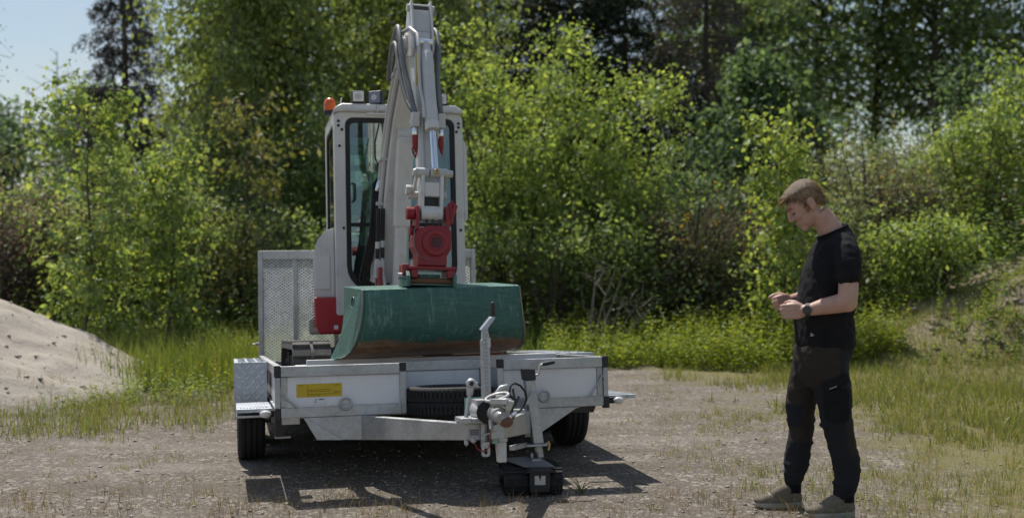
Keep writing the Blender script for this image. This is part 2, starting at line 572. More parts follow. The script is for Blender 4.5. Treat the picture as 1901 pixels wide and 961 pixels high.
heap = grid_object('sand_heap', np.arange(-12.2, -2.9, 0.06), np.arange(7.6, 15.4, 0.07), heap_h, 'sand')
tag(heap, 'pale dry sand heap sloping down at the left edge of the yard', 'sand heap')

# ------------------------------------------------------------------ loose stones on the yard
def rocks(name, N, seed, region, smin, smax, mat, zfun=height, power=3.0):
    rg = np.random.default_rng(seed)
    base = np.array([[1, 0, 0], [-1, 0, 0], [0, 1, 0], [0, -1, 0], [0, 0, 1], [0, 0, -1]], float)
    tri = np.array([[0, 2, 4], [2, 1, 4], [1, 3, 4], [3, 0, 4], [2, 0, 5], [1, 2, 5], [3, 1, 5], [0, 3, 5]])
    xy = region(rg, N)
    N = len(xy)
    s = smin * (smax / smin) ** (rg.random(N) ** power)
    V = base[None] * (0.6 + 0.7 * rg.random((N, 6, 1))) * s[:, None, None] * np.array([1, 1, 0.62])
    V += (rg.random((N, 6, 3)) - 0.5) * s[:, None, None] * 0.5
    an = rg.random(N) * 2 * pi
    c, sn = np.cos(an), np.sin(an)
    Vx = V[..., 0] * c[:, None] - V[..., 1] * sn[:, None]; Vy = V[..., 0] * sn[:, None] + V[..., 1] * c[:, None]
    z = zfun(xy[:, 0], xy[:, 1])
    W = np.stack([Vx + xy[:, :1], Vy + xy[:, 1:2], V[..., 2] + z[:, None] + s[:, None] * 0.25], -1).reshape(-1, 3)
    F = (tri[None] + (np.arange(N) * 6)[:, None, None]).reshape(-1, 3)
    col = np.repeat(rg.random(N), 6)
    return raw_mesh(name, W, F, mat, np.stack([col, col, col], -1))

def raw_mesh(name, V, F, mat, col=None, smooth=False):
    me = bpy.data.meshes.new(name)
    nv, nf, k = len(V), len(F), F.shape[1]
    me.vertices.add(nv); me.vertices.foreach_set('co', np.ascontiguousarray(V, np.float32).ravel())
    me.loops.add(nf * k); me.loops.foreach_set('vertex_index', np.ascontiguousarray(F, np.int32).ravel())
    me.polygons.add(nf)
    me.polygons.foreach_set('loop_start', np.arange(0, nf * k, k, dtype=np.int32))
    me.update(calc_edges=True)
    if smooth:
        me.polygons.foreach_set('use_smooth', [True] * nf)
    if col is not None:
        at = me.color_attributes.new('Col', 'FLOAT_COLOR', 'POINT')
        at.data.foreach_set('color', np.concatenate([col, np.ones((nv, 1))], 1).astype(np.float32).ravel())
    me.materials.append(M[mat] if isinstance(mat, str) else mat)
    o = bpy.data.objects.new(name, me)
    COL.objects.link(o)
    return o

def stone_material():
    t = NT('stones')
    a = t.n('ShaderNodeVertexColor'); a.layer_name = 'Col'
    sp = t.n('ShaderNodeSeparateColor'); t.l(a.outputs[0], sp.inputs[0])
    c = t.mix(sp.outputs[0], (0.17, 0.145, 0.122), (0.50, 0.45, 0.40))
    c = t.mix(t.rng(t.noise(60, 3), 0.4, 0.7, 0, 0.4), c, (0.25, 0.18, 0.13))
    t.base(c); t.rough(0.85)
    M['stones'] = t.m
stone_material()
def yard_pts(rg, N):
    # more of them near the camera, in the visible wedge
    d = 5.2 + 8.0 * rg.random(N * 2) ** 1.7
    x = (rg.random(N * 2) * 2 - 1) * (0.47 * d + 0.4)
    keep = fbm(x * 1.1, d * 1.1, 41) + rg.random(N * 2) * 0.5 > 0.62
    keep &= ~((x > 1.9) & (rg.random(N * 2) < 0.6))
    return np.stack([x, d], -1)[keep][:N]
o = rocks('gravel', 12000, 7, yard_pts, 0.003, 0.015, 'stones', power=3.6)
tag(o, 'loose grey and tan gravel scattered over the bare yard', 'gravel', kind='stuff')
def bank_pts(rg, N):
    x = 3.6 + rg.random(N * 3) * 5; y = 12.2 + rg.random(N * 3) * 4
    keep = height(x, y) > 0.25 + 0.3 * rg.random(N * 3)
    return np.stack([x, y], -1)[keep][:N]
def heap_pts(rg, N):
    x = -6.4 + 3.6 * rg.random(N * 4); y = 8.4 + 5 * rg.random(N * 4)
    k = (heap_h(x, y) > 0.02) & (fbm(x * 1.3, y * 1.3, 88) + 0.3 * rg.random(N * 4) > 0.62)
    return np.stack([x, y], -1)[k][:N]
o = rocks('sand_clods', 420, 27, heap_pts, 0.006, 0.040, 'sand', zfun=heap_h, power=2.6)
tag(o, 'small clods of sand lying on the heap', 'clods', kind='stuff')
o = rocks('bank_rubble', 420, 17, bank_pts, 0.015, 0.07, 'stones', power=3.5)
tag(o, 'stony rubble lying on the earth bank at the right', 'rubble', kind='stuff')
# ================================================================== trailer
T_ROT = (R(-4.07), R(-0.454), R(13.39))          # nose up on its jack, yawed to the right
T_LOC = Vector((-0.3745, 6.7912, 0.4334))
T_MAT = Euler(T_ROT, 'YXZ').to_matrix()
def on_trailer(name, off):
    """an Empty in the tilted frame of the trailer, off given in that frame"""
    e = empty(name)
    e.rotation_mode = 'YXZ'
    e.rotation_euler = T_ROT
    e.location = T_LOC + T_MAT @ Vector(off)
    return e

TO = (0, 1.3, -0.345)
trailer = on_trailer('machine_trailer', TO)
tag(trailer, 'galvanised flatbed machine trailer with white side boards, yellow sticker and mesh ramp', 'trailer')
def TP(mb, name, mat, parent=None, **k):
    return mb.build(name, mat, parent or trailer, off=TO, **k)

def ground_z(y):
    return -(0.4334 - 0.0710 * y) / 0.9974

# --- bed
for i in range(9):
    x0 = -0.94 + i * 0.2092
    TP(MB().box(x0 + 0.002, x0 + 0.207, 0.36, 3.74, 0.0, 0.035), 'deck_board', 'deck_wood', bevel=0.002)
chassis = MB()
for x in (-0.55, 0.55):
    chassis.box(x - 0.03, x + 0.03, 0.06, 3.7, -0.09, -0.003)
for y in (0.7, 1.4, 2.1, 2.8, 3.6):
    chassis.box(-0.93, 0.93, y, y + 0.05, -0.055, -0.004)
TP(chassis, 'chassis_frame', 'galvanised', bevel=0.003)
for s in (-1, 1):
    w = MB().box(s * 0.946 if s < 0 else 0.944, s * 0.944 if s < 0 else 0.946, 0.03, 3.76, 0.06, 0.23)
    sb = TP(MB().box(min(s * .958, s * .944), max(s * .958, s * .944), 0.03, 3.76, 0.058, 0.232), 'side_board', 'white_panel', bevel=0.002)
    TP(MB().box(min(s * .972, s * .932), max(s * .972, s * .932), 0.024, 3.78, 0.234, 0.290), 'side_rail', 'galvanised', bevel=0.004)
    TP(MB().box(min(s * .972, s * .932), max(s * .972, s * .932), 0.024, 3.78, 0.0, 0.056), 'side_rail', 'galvanised', bevel=0.004)
# wheel stop bar across the bed
TP(MB().box(-0.74, 0.90, 0.86, 0.94, 0.036, 0.300), 'stop_bar', 'white_panel', bevel=0.004)

# --- front wall: two board sections and a recess for the spare wheel
for a, b, s in ((-0.940, -0.272, -1), (0.336, 0.940, 1)):
    TP(MB().box(a, b, -0.020, 0.018, 0.228, 0.288), 'top_rail', 'galvanised', bevel=0.004)
    TP(MB().box(a, b + (0.008 if s < 0 else 0), -0.022, 0.018, 0.000, 0.058), 'bottom_rail', 'galvanised', bevel=0.004)
    TP(MB().box(a + (0.036 if s < 0 else 0), b - (0.036 if s > 0 else 0), -0.006, 0.010, 0.060, 0.226), 'front_board', 'white_panel', bevel=0.0015)
    e = a if s < 0 else b
    TP(MB().box(min(e, e - s * .034), max(e, e - s * .034), -0.010, 0.012, 0.060, 0.226), 'edge_strip', 'galvanised', bevel=0.002)
    TP(MB().box(min(e + s * .002, e + s * .032), max(e + s * .002, e + s * .032), -0.021, 0.019, 0.053, 0.226), 'corner_post', 'galvanised', bevel=0.004)
    for z0, z1 in ((0.227, 0.293), (-0.014, 0.052)):
        TP(MB().box(min(e + s * .0005, e + s * .036), max(e + s * .0005, e + s * .036), -0.025, 0.022, z0, z1), 'corner_cap', 'black_plastic', bevel=0.005)
    e2 = b if s < 0 else a
    TP(MB().box(min(e2, e2 - s * .037), max(e2, e2 - s * .037), -0.024, 0.020, 0.243, 0.292), 'corner_cap', 'black_plastic', bevel=0.004)
    # diagonal tie rod and lashing ring
    TP(MB().tube([(e - s * 0.004, -0.028, 0.13 + 0.05 * (s > 0)), (e - s * 0.09, -0.03, 0.055)], 0.006, 8), 'tie_rod', 'galvanised', smooth=60)
    rx = -0.582 if s < 0 else 0.575
    TP(MB().torus((rx, -0.030, 0.068), (0, 1, 0), 0.031, 0.0065, 20, 8), 'lashing_ring', 'galvanised', smooth=60)
    TP(MB().prism([(rx - 0.035, 0.04), (rx + 0.035, 0.04), (rx + 0.03, 0.066), (rx - 0.03, 0.066)], 'y', -0.026, -0.0225), 'ring_plate', 'galvanised', bevel=0.002)
# recess walls
TP(MB().prism([(-0.272, -0.018), (-0.235, -0.018), (-0.200, 0.33), (-0.237, 0.33)], 'z', 0.002, 0.242), 'recess_wall', 'galvanised', bevel=0.003)
TP(MB().prism([(0.299, -0.018), (0.335, -0.018), (0.300, 0.33), (0.264, 0.33)], 'z', 0.002, 0.242), 'recess_wall', 'galvanised', bevel=0.003)
TP(MB().box(-0.199, 0.263, 0.318, 0.332, 0.03, 0.226), 'recess_board', 'white_panel', bevel=0.002)
TP(MB().box(-0.235, 0.298, 0.312, 0.352, 0.2285, 0.288), 'top_rail', 'galvanised', bevel=0.004)

# stickers
st = TP(MB().box(-0.853, -0.600, -0.0075, -0.0062, 0.112, 0.186), 'warning_sticker', 'yellow_sticker')
st['label'] = 'yellow sticker with small print'
pr = MB()
rnd = random.Random(3)
for x0, x1, z in ((-0.842, -0.815, 0.178), (-0.79, -0.66, 0.152), (-0.79, -0.67, 0.143), (-0.79, -0.645, 0.128), (-0.79, -0.72, 0.119), (-0.645, -0.615, 0.177), (-0.648, -0.610, 0.139), (-0.648, -0.615, 0.132)):
    x = x0
    while x < x1:
        w = rnd.uniform(0.004, 0.011)
        pr.box(x, min(x + w, x1), -0.0085, -0.0076, z - 0.0018, z + 0.0018)
        x += w + 0.003
pr.box(-0.794, -0.7925, -0.0085, -0.0076, 0.114, 0.184)
TP(pr, 'sticker_print', 'ochre_print', parent=None)['kind'] = 'stuff'
ls = TP(MB().box(-0.763, -0.684, -0.0075, -0.0062, 0.064, 0.108), 'white_label', 'sticker_white')
lp = MB()
lp.prism([(-0.752, 0.078), (-0.747, 0.082), (-0.742, 0.100), (-0.746, 0.100), (-0.748, 0.086), (-0.755, 0.080)], 'y', -0.0085, -0.0076)
for x0 in (-0.728, -0.7215, -0.715, -0.7085):
    lp.box(x0, x0 + 0.005, -0.0085, -0.0076, 0.0955, 0.1015)
TP(lp, 'label_print', 'print_dark')['kind'] = 'stuff'

# --- draw bar, two beams meeting at the coupling
for s in (-1, 1):
    cx = 0.012
    A = (cx + s * 0.475, 0.0); B = (cx + s * 0.058, -1.0); Cc = (cx + s * 0.64, 0.40)
    w = 0.03
    def quad(pt, z0, z1):
        return [(pt[0] - w, pt[1], z0), (pt[0] + w, pt[1], z0), (pt[0] + w, pt[1], z1), (pt[0] - w, pt[1], z1)]
    vs = quad(B, -0.076, 0.006) + quad((A[0], A[1] - 0.026), -0.138, 0.0 - 0.003) + quad(Cc, -0.138, -0.094)
    fs = [(0, 1, 2, 3), (11, 10, 9, 8)] + [(i * 4 + k, i * 4 + (k + 1) % 4, i * 4 + 4 + (k + 1) % 4, i * 4 + 4 + k) for i in range(2) for k in range(4)]
    bmx = TP(MB().add(vs, fs), 'draw_beam', 'galvanised', bevel=0.004)
    for q in (0.18, 0.42):
        bx = A[0] + (B[0] - A[0]) * q; by = A[1] + (B[1] - A[1]) * q
        d = Vector((B[0] - A[0], B[1] - A[1], 0)).normalized()
        nrm = Vector((d.y, -d.x, 0)) * (1 if s < 0 else -1)
        if nrm.y > 0: nrm = -nrm
        p = Vector((bx, by, -0.065)) + nrm * 0.026
        TP(MB().lathe([(0.0, 0), (0.0085, 0.001), (0.0085, 0.006), (0.004, 0.010)], p, nrm, 8), 'bolt', 'galvanised')
TP(MB().prism([(-0.817, -0.001), (-0.745, -0.126), (-0.455, -0.139), (-0.455, -0.001)], 'y', -0.022, -0.012), 'gusset_plate', 'galvanised', bevel=0.003)
TP(MB().prism([(-0.817, -0.002), (-0.745, -0.127), (-0.60, -0.133), (-0.80, -0.002)], 'y', -0.030, -0.0225), 'gusset_flange', 'galvanised', bevel=0.002)
TP(MB().prism([(0.80, -0.001), (0.765, -0.012), (0.515, -0.165), (0.455, -0.165), (0.455, -0.001)], 'y', -0.022, -0.012), 'gusset_plate', 'galvanised', bevel=0.003)
TP(MB().box(-0.075, -0.030, -1.0315, -1.0305, -0.052, -0.020), 'type_plate', 'print_grey')
tpl = MB()
for z in (-0.026, -0.036, -0.045):
    for x0 in (-0.071, -0.060, -0.049, -0.038):
        tpl.box(x0, x0 + 0.008, -1.0325, -1.0316, z - 0.002, z + 0.002)
TP(tpl, 'plate_print', 'print_dark')['kind'] = 'stuff'
TP(MB().box(-0.076, 0.10, -1.0303, -1.001, -0.074, 0.006), 'beam_end_plate', 'galvanised', bevel=0.003)

# --- spare wheel lying in the recess
def tyre_prof(rad, wid, rim):
    h = wid / 2
    return [(rim, -h * 0.75), (rim + 0.01, -h * 0.9), (rad - 0.045, -h), (rad - 0.014, -h * 0.92), (rad - 0.003, -h * 0.72),
            (rad - 0.003, -h * 0.46), (rad - 0.011, -h * 0.45), (rad - 0.011, -h * 0.36), (rad, -h * 0.35), (rad, -h * 0.06), (rad - 0.01, -h * 0.05),
            (rad - 0.01, h * 0.05), (rad, h * 0.06), (rad, h * 0.35), (rad - 0.011, h * 0.36), (rad - 0.011, h * 0.45), (rad - 0.003, h * 0.46),
            (rad - 0.003, h * 0.72), (rad - 0.014, h * 0.92), (rad - 0.045, h), (rim + 0.01, h * 0.9), (rim, h * 0.75)]
def rim_prof(rim, wid):
    h = wid / 2
    return [(0.02, -h * 0.35), (rim * 0.45, -h * 0.4), (rim * 0.6, -h * 0.2), (rim * 0.85, -h * 0.25), (rim * 0.9, -h * 0.7), (rim + 0.006, -h * 0.8), (rim + 0.006, -h * 0.7),
            (rim * 0.93, 0), (rim + 0.006, h * 0.75), (rim * 0.9, h * 0.6), (0.02, h * 0.3)]
sp = TP(MB().lathe(tyre_prof(0.255, 0.165, 0.165), (0.02, 0.02, 0.065), (0, 0, 1), 48), 'spare_tyre', 'tyre_rubber', smooth=30)
TP(MB().lathe(rim_prof(0.165, 0.165), (0.02, 0.02, 0.065), (0, 0, 1), 32), 'rim', 'galvanised', parent=None, smooth=35)
blk = MB()
for k in range(64):
    a = 2 * pi * k / 64
    for z, j in ((0.108, 0), (0.022, 0.5)):
        aa = a + j * pi / 64
        blk.obox((0.02 + 0.2535 * math.cos(aa), 0.02 + 0.2535 * math.sin(aa), z), (0.008, 0.016, 0.05), (0, 0, aa))
TP(blk, 'tread_blocks', 'tyre_rubber')['kind'] = 'stuff'
sg = TP(MB().obox((0.115, -0.219, 0.045), (0.125, 0.0015, 0.088), (0, 0, R(21))), 'spare_label', 'sticker_green')
TP(MB().obox((0.1147, -0.2201, 0.045), (0.112, 0.0015, 0.075), (0, 0, R(21))), 'spare_label_face', 'sticker_white')
lp = MB()
for i in range(4):
    lp.obox((0.10 + 0.012 * i, -0.2250 + 0.0046 * i, 0.07), (0.009, 0.0012, 0.009), (0, 0, R(21)))
TP(lp, 'spare_label_print', 'print_grey')['kind'] = 'stuff'

# --- wheels, mudguards, steps, marker lamps
for s in (-1, 1):
    for y in (1.27, 1.93):
        zc = ground_z(y) + 0.266
        c = (s * 1.085, y, zc)
        wh = TP(MB().lathe(tyre_prof(0.27, 0.175, 0.165), c, (1, 0, 0), 48), 'wheel_tyre', 'tyre_rubber', smooth=30)
        TP(MB().lathe(rim_prof(0.165, 0.175), c, (s * -1, 0, 0), 32), 'wheel_rim', 'galvanised', smooth=35)
        TP(MB().cyl((s * 1.0, y, zc), (s * 0.5, y, zc + 0.0), 0.032, 14), 'axle_stub', 'galvanised', smooth=50)
        TP(MB().box(min(s * .96, s * .90), max(s * .96, s * .90), y - 0.05, y + 0.30, zc - 0.035, zc + 0.01), 'suspension_arm', 'galvanised', bevel=0.004)
    x0, x1 = min(s * 1.19, s * 0.986), max(s * 1.19, s * 0.986)
    mg = TP(MB().prism([(0.955, -0.055), (0.950, 0.296), (2.36, 0.296), (2.36, -0.02), (2.352, -0.02), (2.352, 0.288), (0.958, 0.288), (0.963, -0.055)], 'x', x0, x1), 'mudguard', 'aluminium', bevel=0.0015)
    TP(MB().prism([(0.965, 0.286), (2.35, 0.286), (2.35, 0.20), (2.25, 0.225), (1.07, 0.225), (0.965, 0.12)], 'x', s * 1.187, s * 1.181), 'mudguard_skirt', 'aluminium')
    # raised tread pattern of the checker plate
    tr = MB(); tp_ = MB()
    k = 0
    zz = 0.075
    while zz < 0.28:
        xx = x0 + 0.03 + (0.03 if k % 2 else 0)
        while xx < x1 - 0.015:
            ang = R(45 if (k + int(xx * 100)) % 2 else -45)
            tr.obox((xx, 0.9500, zz), (0.036, 0.006, 0.013), (0, ang, 0))
            xx += 0.058
        zz += 0.032; k += 1
    TP(tr, 'tread_pattern', 'tread_bright', bevel=0.003)['kind'] = 'stuff'
    for j in range(24):
        for i in range(3):
            tp_.obox((x0 + 0.04 + i * 0.062 + 0.02 * (j % 2), 0.99 + j * 0.056, 0.2965), (0.030, 0.008, 0.003), (0, 0, R(45 if (i + j) % 2 else -45)))
    TP(tp_, 'tread_pattern', 'tread_bright')['kind'] = 'stuff'
    # step plate in front of the mudguard
    sx0, sx1 = (x0 + 0.008, x1 + 0.002) if s < 0 else (x0 - 0.002, x1 - 0.008)
    TP(MB().box(sx0, sx1, 0.10, 0.74, 0.030, 0.053), 'step_plate', 'aluminium', bevel=0.003)
    ribs = MB()
    for i in range(9):
        ribs.box(sx0 + 0.02 + i * 0.018, sx0 + 0.028 + i * 0.018, 0.14, 0.70, 0.0535, 0.0565)
    TP(ribs, 'step_ribs', 'aluminium')['kind'] = 'stuff'
    if s < 0:
        TP(MB().box(sx0, sx1 - 0.05, 0.11, 0.70, 0.002, 0.015), 'step_bracket', 'galvanised', bevel=0.002)
    else:
        pass
    lx = s * 1.022 if s < 0 else 1.062
    TP(MB().box(min(s * 0.972, lx), max(s * 0.972, lx), 0.07, 0.098, 0.005, 0.042), 'lamp_bracket', 'black_rubber', bevel=0.006)
    lam = TP(MB().ball((lx, 0.066, 0.022), (0.033, 0.024, 0.022), 18), 'marker_lamp', 'lens_clear', smooth=180)
    if s > 0:
        TP(MB().prism([(0.80, -0.006), (0.95, -0.006), (0.93, -0.05), (0.78, -0.045)], 'y', 0.16, 0.17), 'cable_cover', 'black_plastic')
# underside bits on the left
TP(MB().box(-0.93, -0.83, 0.10, 0.16, -0.045, -0.006), 'underrun_bracket', 'galvanised', bevel=0.003)
TP(MB().box(-0.955, -0.86, 0.55, 0.60, -0.16, -0.145), 'underrun_foot', 'galvanised', bevel=0.003)
TP(MB().box(-0.955, -0.90, 0.52, 0.62, -0.145, -0.02), 'underrun_post', 'dark_steel', bevel=0.003)

# --- rear ramp, standing up
RY = 3.80
ramp_tilt = 0.0
def strut(name, x0, x1, z0, z1, y0=RY, y1=RY + 0.045):
    TP(MB().box(x0, x1, y0, y1, z0, z1), name, 'galvanised', bevel=0.004)
strut('ramp_post', -0.972, -0.932, 0.03, 1.205)
strut('ramp_post', 0.932, 0.972, 0.03, 1.205)
strut('ramp_top_bar', -0.931, 0.931, 1.128, 1.205)
strut('ramp_bottom_bar', -0.931, 0.931, 0.03, 0.24)
for x in (-0.655, -0.30, 0.02, 0.34, 0.66):
    strut('ramp_upright', x - 0.02, x + 0.02, 0.241, 1.127, RY + 0.012, RY + 0.044)
mesh = MB()
cw, ch = 0.037, 0.0255
nx = int(1.86 / cw); nz = int(0.885 / ch)
for j in range(nz + 1):
    zc = 0.245 + j * ch
    for up in (1, -1):
        vs, fs = [], []
        for i in range(nx * 2 + 1):
            x = -0.93 + i * cw / 2
            z = zc + (up * ch * 0.5 if i % 2 else 0)
            vs += [(x, RY + 0.002, z - 0.0026), (x, RY + 0.008, z + 0.001), (x, RY + 0.008, z + 0.0048), (x, RY + 0.002, z + 0.0012)]
            if i:
                o = (i - 1) * 4
                fs += [(o + k, o + (k + 1) % 4, o + 4 + (k + 1) % 4, o + 4 + k) for k in range(4)]
        mesh.add(vs, fs)
mo = TP(mesh, 'expanded_mesh', 'tread_bright')
mo['kind'] = 'stuff'
for s in (-1, 1):
    TP(MB().lathe([(0, 0), (0.014, 0), (0.018, 0.02), (0.008, 0.03), (0.008, 0.05)], (s * 0.975, RY + 0.02, 0.39), (s, 0, 0), 12), 'ramp_latch', 'galvanised', smooth=40)

# --- hitch: hand brake, coupling head, bellows, winch post, safety cable
TP(MB().box(-0.115, 0.060, -1.06, -0.86, 0.0075, 0.034), 'coupling_base', 'galvanised', bevel=0.005)
TP(MB().box(-0.128, -0.075, -1.10, -1.03, 0.012, 0.040), 'brake_bracket', 'galvanised', bevel=0.005)
hb = TP(MB().tube([(-0.094, -1.05, 0.035), (-0.084, -1.05, 0.09), (-0.070, -1.045, 0.165)], [0.011, 0.010, 0.009], 10), 'brake_lever', 'cast_white', smooth=50)
TP(MB().tube([(-0.073, -1.045, 0.145), (-0.069, -1.045, 0.185)], [0.014, 0.020], 12).ball((-0.064, -1.045, 0.203), (0.027, 0.020, 0.026), 14).tube([(-0.045, -1.045, 0.205), (-0.035, -1.045, 0.182)], [0.014, 0.008], 8), 'brake_grip', 'cast_white', smooth=60)
TP(MB().lathe([(0, 0), (0.012, 0), (0.012, 0.004)], (-0.066, -1.066, 0.204), (0, -1, 0), 14), 'grip_hole_disc', 'black_plastic')  # black disc stands in for the dark hole in the grip head
# overrun tube, bellows, head
AX = Vector((0.012, -1.0, 0.062))
TP(MB().lathe([(0, 0), (0.050, 0), (0.054, 0.02), (0.048, 0.10), (0.040, 0.14)], AX + Vector((-0.012, 0.09, 0.0)), (0, -1, 0), 20).obox((-0.01, -0.98, 0.105), (0.05, 0.12, 0.03)), 'overrun_housing', 'cast_white', smooth=40)
bel = []
for k in range(7):
    bel += [(0.041, 0.014 * k), (0.056, 0.014 * k + 0.007)]
TP(MB().lathe(bel, AX + Vector((0.0, -0.05, 0)), (0.05, -1, -0.05), 22), 'rubber_bellows', 'black_rubber', smooth=30)
hd = MB()
hd.lathe([(0, 0), (0.034, 0), (0.038, 0.02), (0.037, 0.06), (0.036, 0.10), (0.034, 0.13), (0.026, 0.15)], AX + Vector((0.012, -0.13, 0.0)), (0.08, -1, -0.10), 18)
hd.ball(AX + Vector((0.030, -0.24, -0.015)), (0.040, 0.046, 0.030), 16)
hd.obox(AX + Vector((0.020, -0.16, 0.045)), (0.05, 0.07, 0.03), (R(8), 0, R(4)))
hd.obox(AX + Vector((0.066, -0.17, 0.0)), (0.02, 0.06, 0.05), (0, 0, R(5)))
hd.tube([AX + Vector((-0.012, -0.2, -0.03)), AX + Vector((-0.02, -0.23, -0.07))], [0.014, 0.010], 8)
TP(hd, 'coupling_head', 'cast_grey', smooth=60)
TP(MB().ball(AX + Vector((0.046, -0.262, -0.035)), (0.034, 0.036, 0.028), 14), 'coupling_cup', 'rust', smooth=180)
han = MB()
c0 = AX + Vector((0.022, -0.18, 0.078))
loop = []
for k in range(21):
    a = 2 * pi * k / 20
    loop.append(c0 + Vector((0.056 * math.cos(a), 0.045 * math.sin(a), 0.014 * math.cos(a) + 0.010 * math.sin(a))))
han.tube(loop, 0.0075, 8, caps=False)
han.prism([(c0.x - 0.045, c0.y - 0.03), (c0.x + 0.03, c0.y - 0.045), (c0.x + 0.05, c0.y - 0.10), (c0.x + 0.02, c0.y - 0.11)], 'z', c0.z - 0.030, c0.z - 0.004)
han.obox((c0.x + 0.01, c0.y - 0.01, c0.z + 0.003), (0.035, 0.02, 0.012))
han.obox((c0.x + 0.038, c0.y - 0.10, c0.z - 0.035), (0.026, 0.02, 0.05), (R(20), R(20), 0))
TP(han, 'coupling_handle', 'cast_white', bevel=0.002, smooth=40)
TP(MB().tube([(0.050, -1.09, 0.15), (0.075, -1.09, 0.178), (0.105, -1.09, 0.185), (0.112, -1.09, 0.170)], [0.010, 0.014, 0.012, 0.006], 8), 'release_lever', 'cast_white', smooth=60)
TP(MB().ball((0.040, -1.10, 0.148), (0.012, 0.01, 0.010), 10), 'red_marker', 'red_plastic', smooth=180)
TP(MB().tube([(0.005, -1.13, 0.01), (0.008, -1.14, -0.05), (0.002, -1.13, -0.10), (-0.02, -1.12, -0.125), (-0.05, -1.10, -0.11), (-0.062, -1.09, -0.085)], 0.0032, 6), 'breakaway_cable', 'red_plastic', smooth=60)
TP(MB().tube([(-0.062, -1.09, -0.078), (-0.072, -1.08, -0.062)], [0.011, 0.016], 8), 'cable_clip', 'galvanised', smooth=50)
TP(MB().ball((-0.095, -1.05, -0.082), (0.012, 0.012, 0.018), 8), 'grease_cap', 'galvanised', smooth=180)
TP(MB().ring(rrect(-0.030, 0.012, -0.150, -0.078, 0.012, 4), rrect(-0.017, -0.001, -0.138, -0.110, 0.007, 4), 'y', -1.10, -1.088), 'safety_hook', 'galvanised', bevel=0.002)
TP(MB().box(-0.022, -0.004, -1.06, -1.04, -0.110, 0.006), 'hook_strap', 'galvanised', bevel=0.002)
TP(MB().box(0.012, 0.022, -1.05, -1.04, -0.085, 0.006), 'hitch_bracket', 'dark_steel')
TP(MB().box(0.040, 0.085, -0.97, -0.95, -0.10, 0.02), 'hitch_bracket', 'dark_steel')
TP(MB().box(0.045, 0.075, -1.0, -0.995, -0.098, -0.055), 'leaf_plate', 'sticker_green')
TP(MB().bar((-0.01, -1.07, -0.046), (0.07, -1.02, -0.036), 0.008, 0.008), 'cross_pin', 'galvanised')

# prop stand with winding handle
ps = MB().box(0.0185, 0.0615, -0.925, -0.882, -0.09, 0.415)
TP(ps, 'stand_tube', 'galvanised', bevel=0.004)
holes = MB()
for k in range(17):
    z = 0.075 + k * 0.0195
    holes.box(0.030, 0.050, -0.9262, -0.9252, z, z + 0.010)
TP(holes, 'stand_perforation', 'print_grey')['kind'] = 'stuff'
TP(MB().tube([(0.040, -0.903, 0.40), (0.040, -0.903, 0.475)], [0.021, 0.017], 10).torus((0.037, -0.93, 0.435), (0, 1, 0), 0.016, 0.004, 14, 6).obox((0.055, -0.92, 0.40), (0.018, 0.012, 0.05)), 'stand_head', 'cast_white', smooth=50)
TP(MB().add([(0.014, -0.93, 0.462), (0.046, -0.93, 0.462), (0.093, -0.93, 0.524), (0.066, -0.93, 0.524), (0.014, -0.89, 0.468), (0.046, -0.89, 0.468), (0.093, -0.89, 0.530), (0.066, -0.89, 0.530)],
            [(0, 1, 2, 3), (4, 7, 6, 5), (0, 4, 5, 1), (1, 5, 6, 2), (2, 6, 7, 3), (3, 7, 4, 0)]), 'crank_plate', 'aluminium', bevel=0.002)
TP(MB().lathe([(0.0, 0), (0.0105, 0), (0.0125, 0.01), (0.0115, 0.06), (0.0095, 0.072), (0.004, 0.075)], (0.083, -0.91, 0.529), (0, 0, 1), 14), 'crank_grip', 'black_plastic', smooth=45)
TP(MB().prism([(0.084, -0.098), (0.134, -0.098), (0.132, -0.200), (0.090, -0.200)], 'y', -0.93, -0.885), 'stand_foot', 'machine_white', bevel=0.004)
TP(MB().box(0.078, 0.138, -0.935, -0.88, -0.0975, -0.080).cyl((0.105, -0.907, -0.08), (0.105, -0.907, 0.03), 0.013, 10), 'stand_clamp', 'galvanised', bevel=0.002)

# black brake hose loop and plug
TP(MB().tube([(0.150, -0.95, 0.135), (0.152, -0.95, 0.168), (0.163, -0.94, 0.186), (0.185, -0.93, 0.192), (0.215, -0.92, 0.178), (0.243, -0.90, 0.146), (0.254, -0.88, 0.108), (0.246, -0.86, 0.074), (0.222, -0.87, 0.050), (0.195, -0.89, 0.036), (0.172, -0.92, 0.018), (0.150, -0.95, -0.002)], 0.0058, 8), 'brake_hose', 'black_rubber', smooth=60)
TP(MB().lathe([(0.006, 0), (0.017, 0.004), (0.019, 0.02), (0.019, 0.075), (0.014, 0.085), (0.008, 0.092)], (0.150, -0.95, 0.046), (0, 0, 1), 14), 'plug', 'black_rubber', smooth=40)
TP(MB().cyl((0.165, -0.93, 0.028), (0.190, -0.90, 0.040), 0.009, 8), 'hose_ferrule', 'chrome', smooth=50)
TP(MB().box(0.17, 0.27, -0.80, -0.72, 0.030, 0.050), 'bracket_plate', 'galvanised', bevel=0.003)
TP(MB().bar((0.26, -0.62, 0.06), (0.245, -0.62, 0.15), 0.006, 0.012), 'brake_rod', 'dark_steel')
TP(MB().bar((0.25, -0.62, 0.05), (0.275, -0.64, 0.11), 0.006, 0.012), 'brake_rod', 'dark_steel')

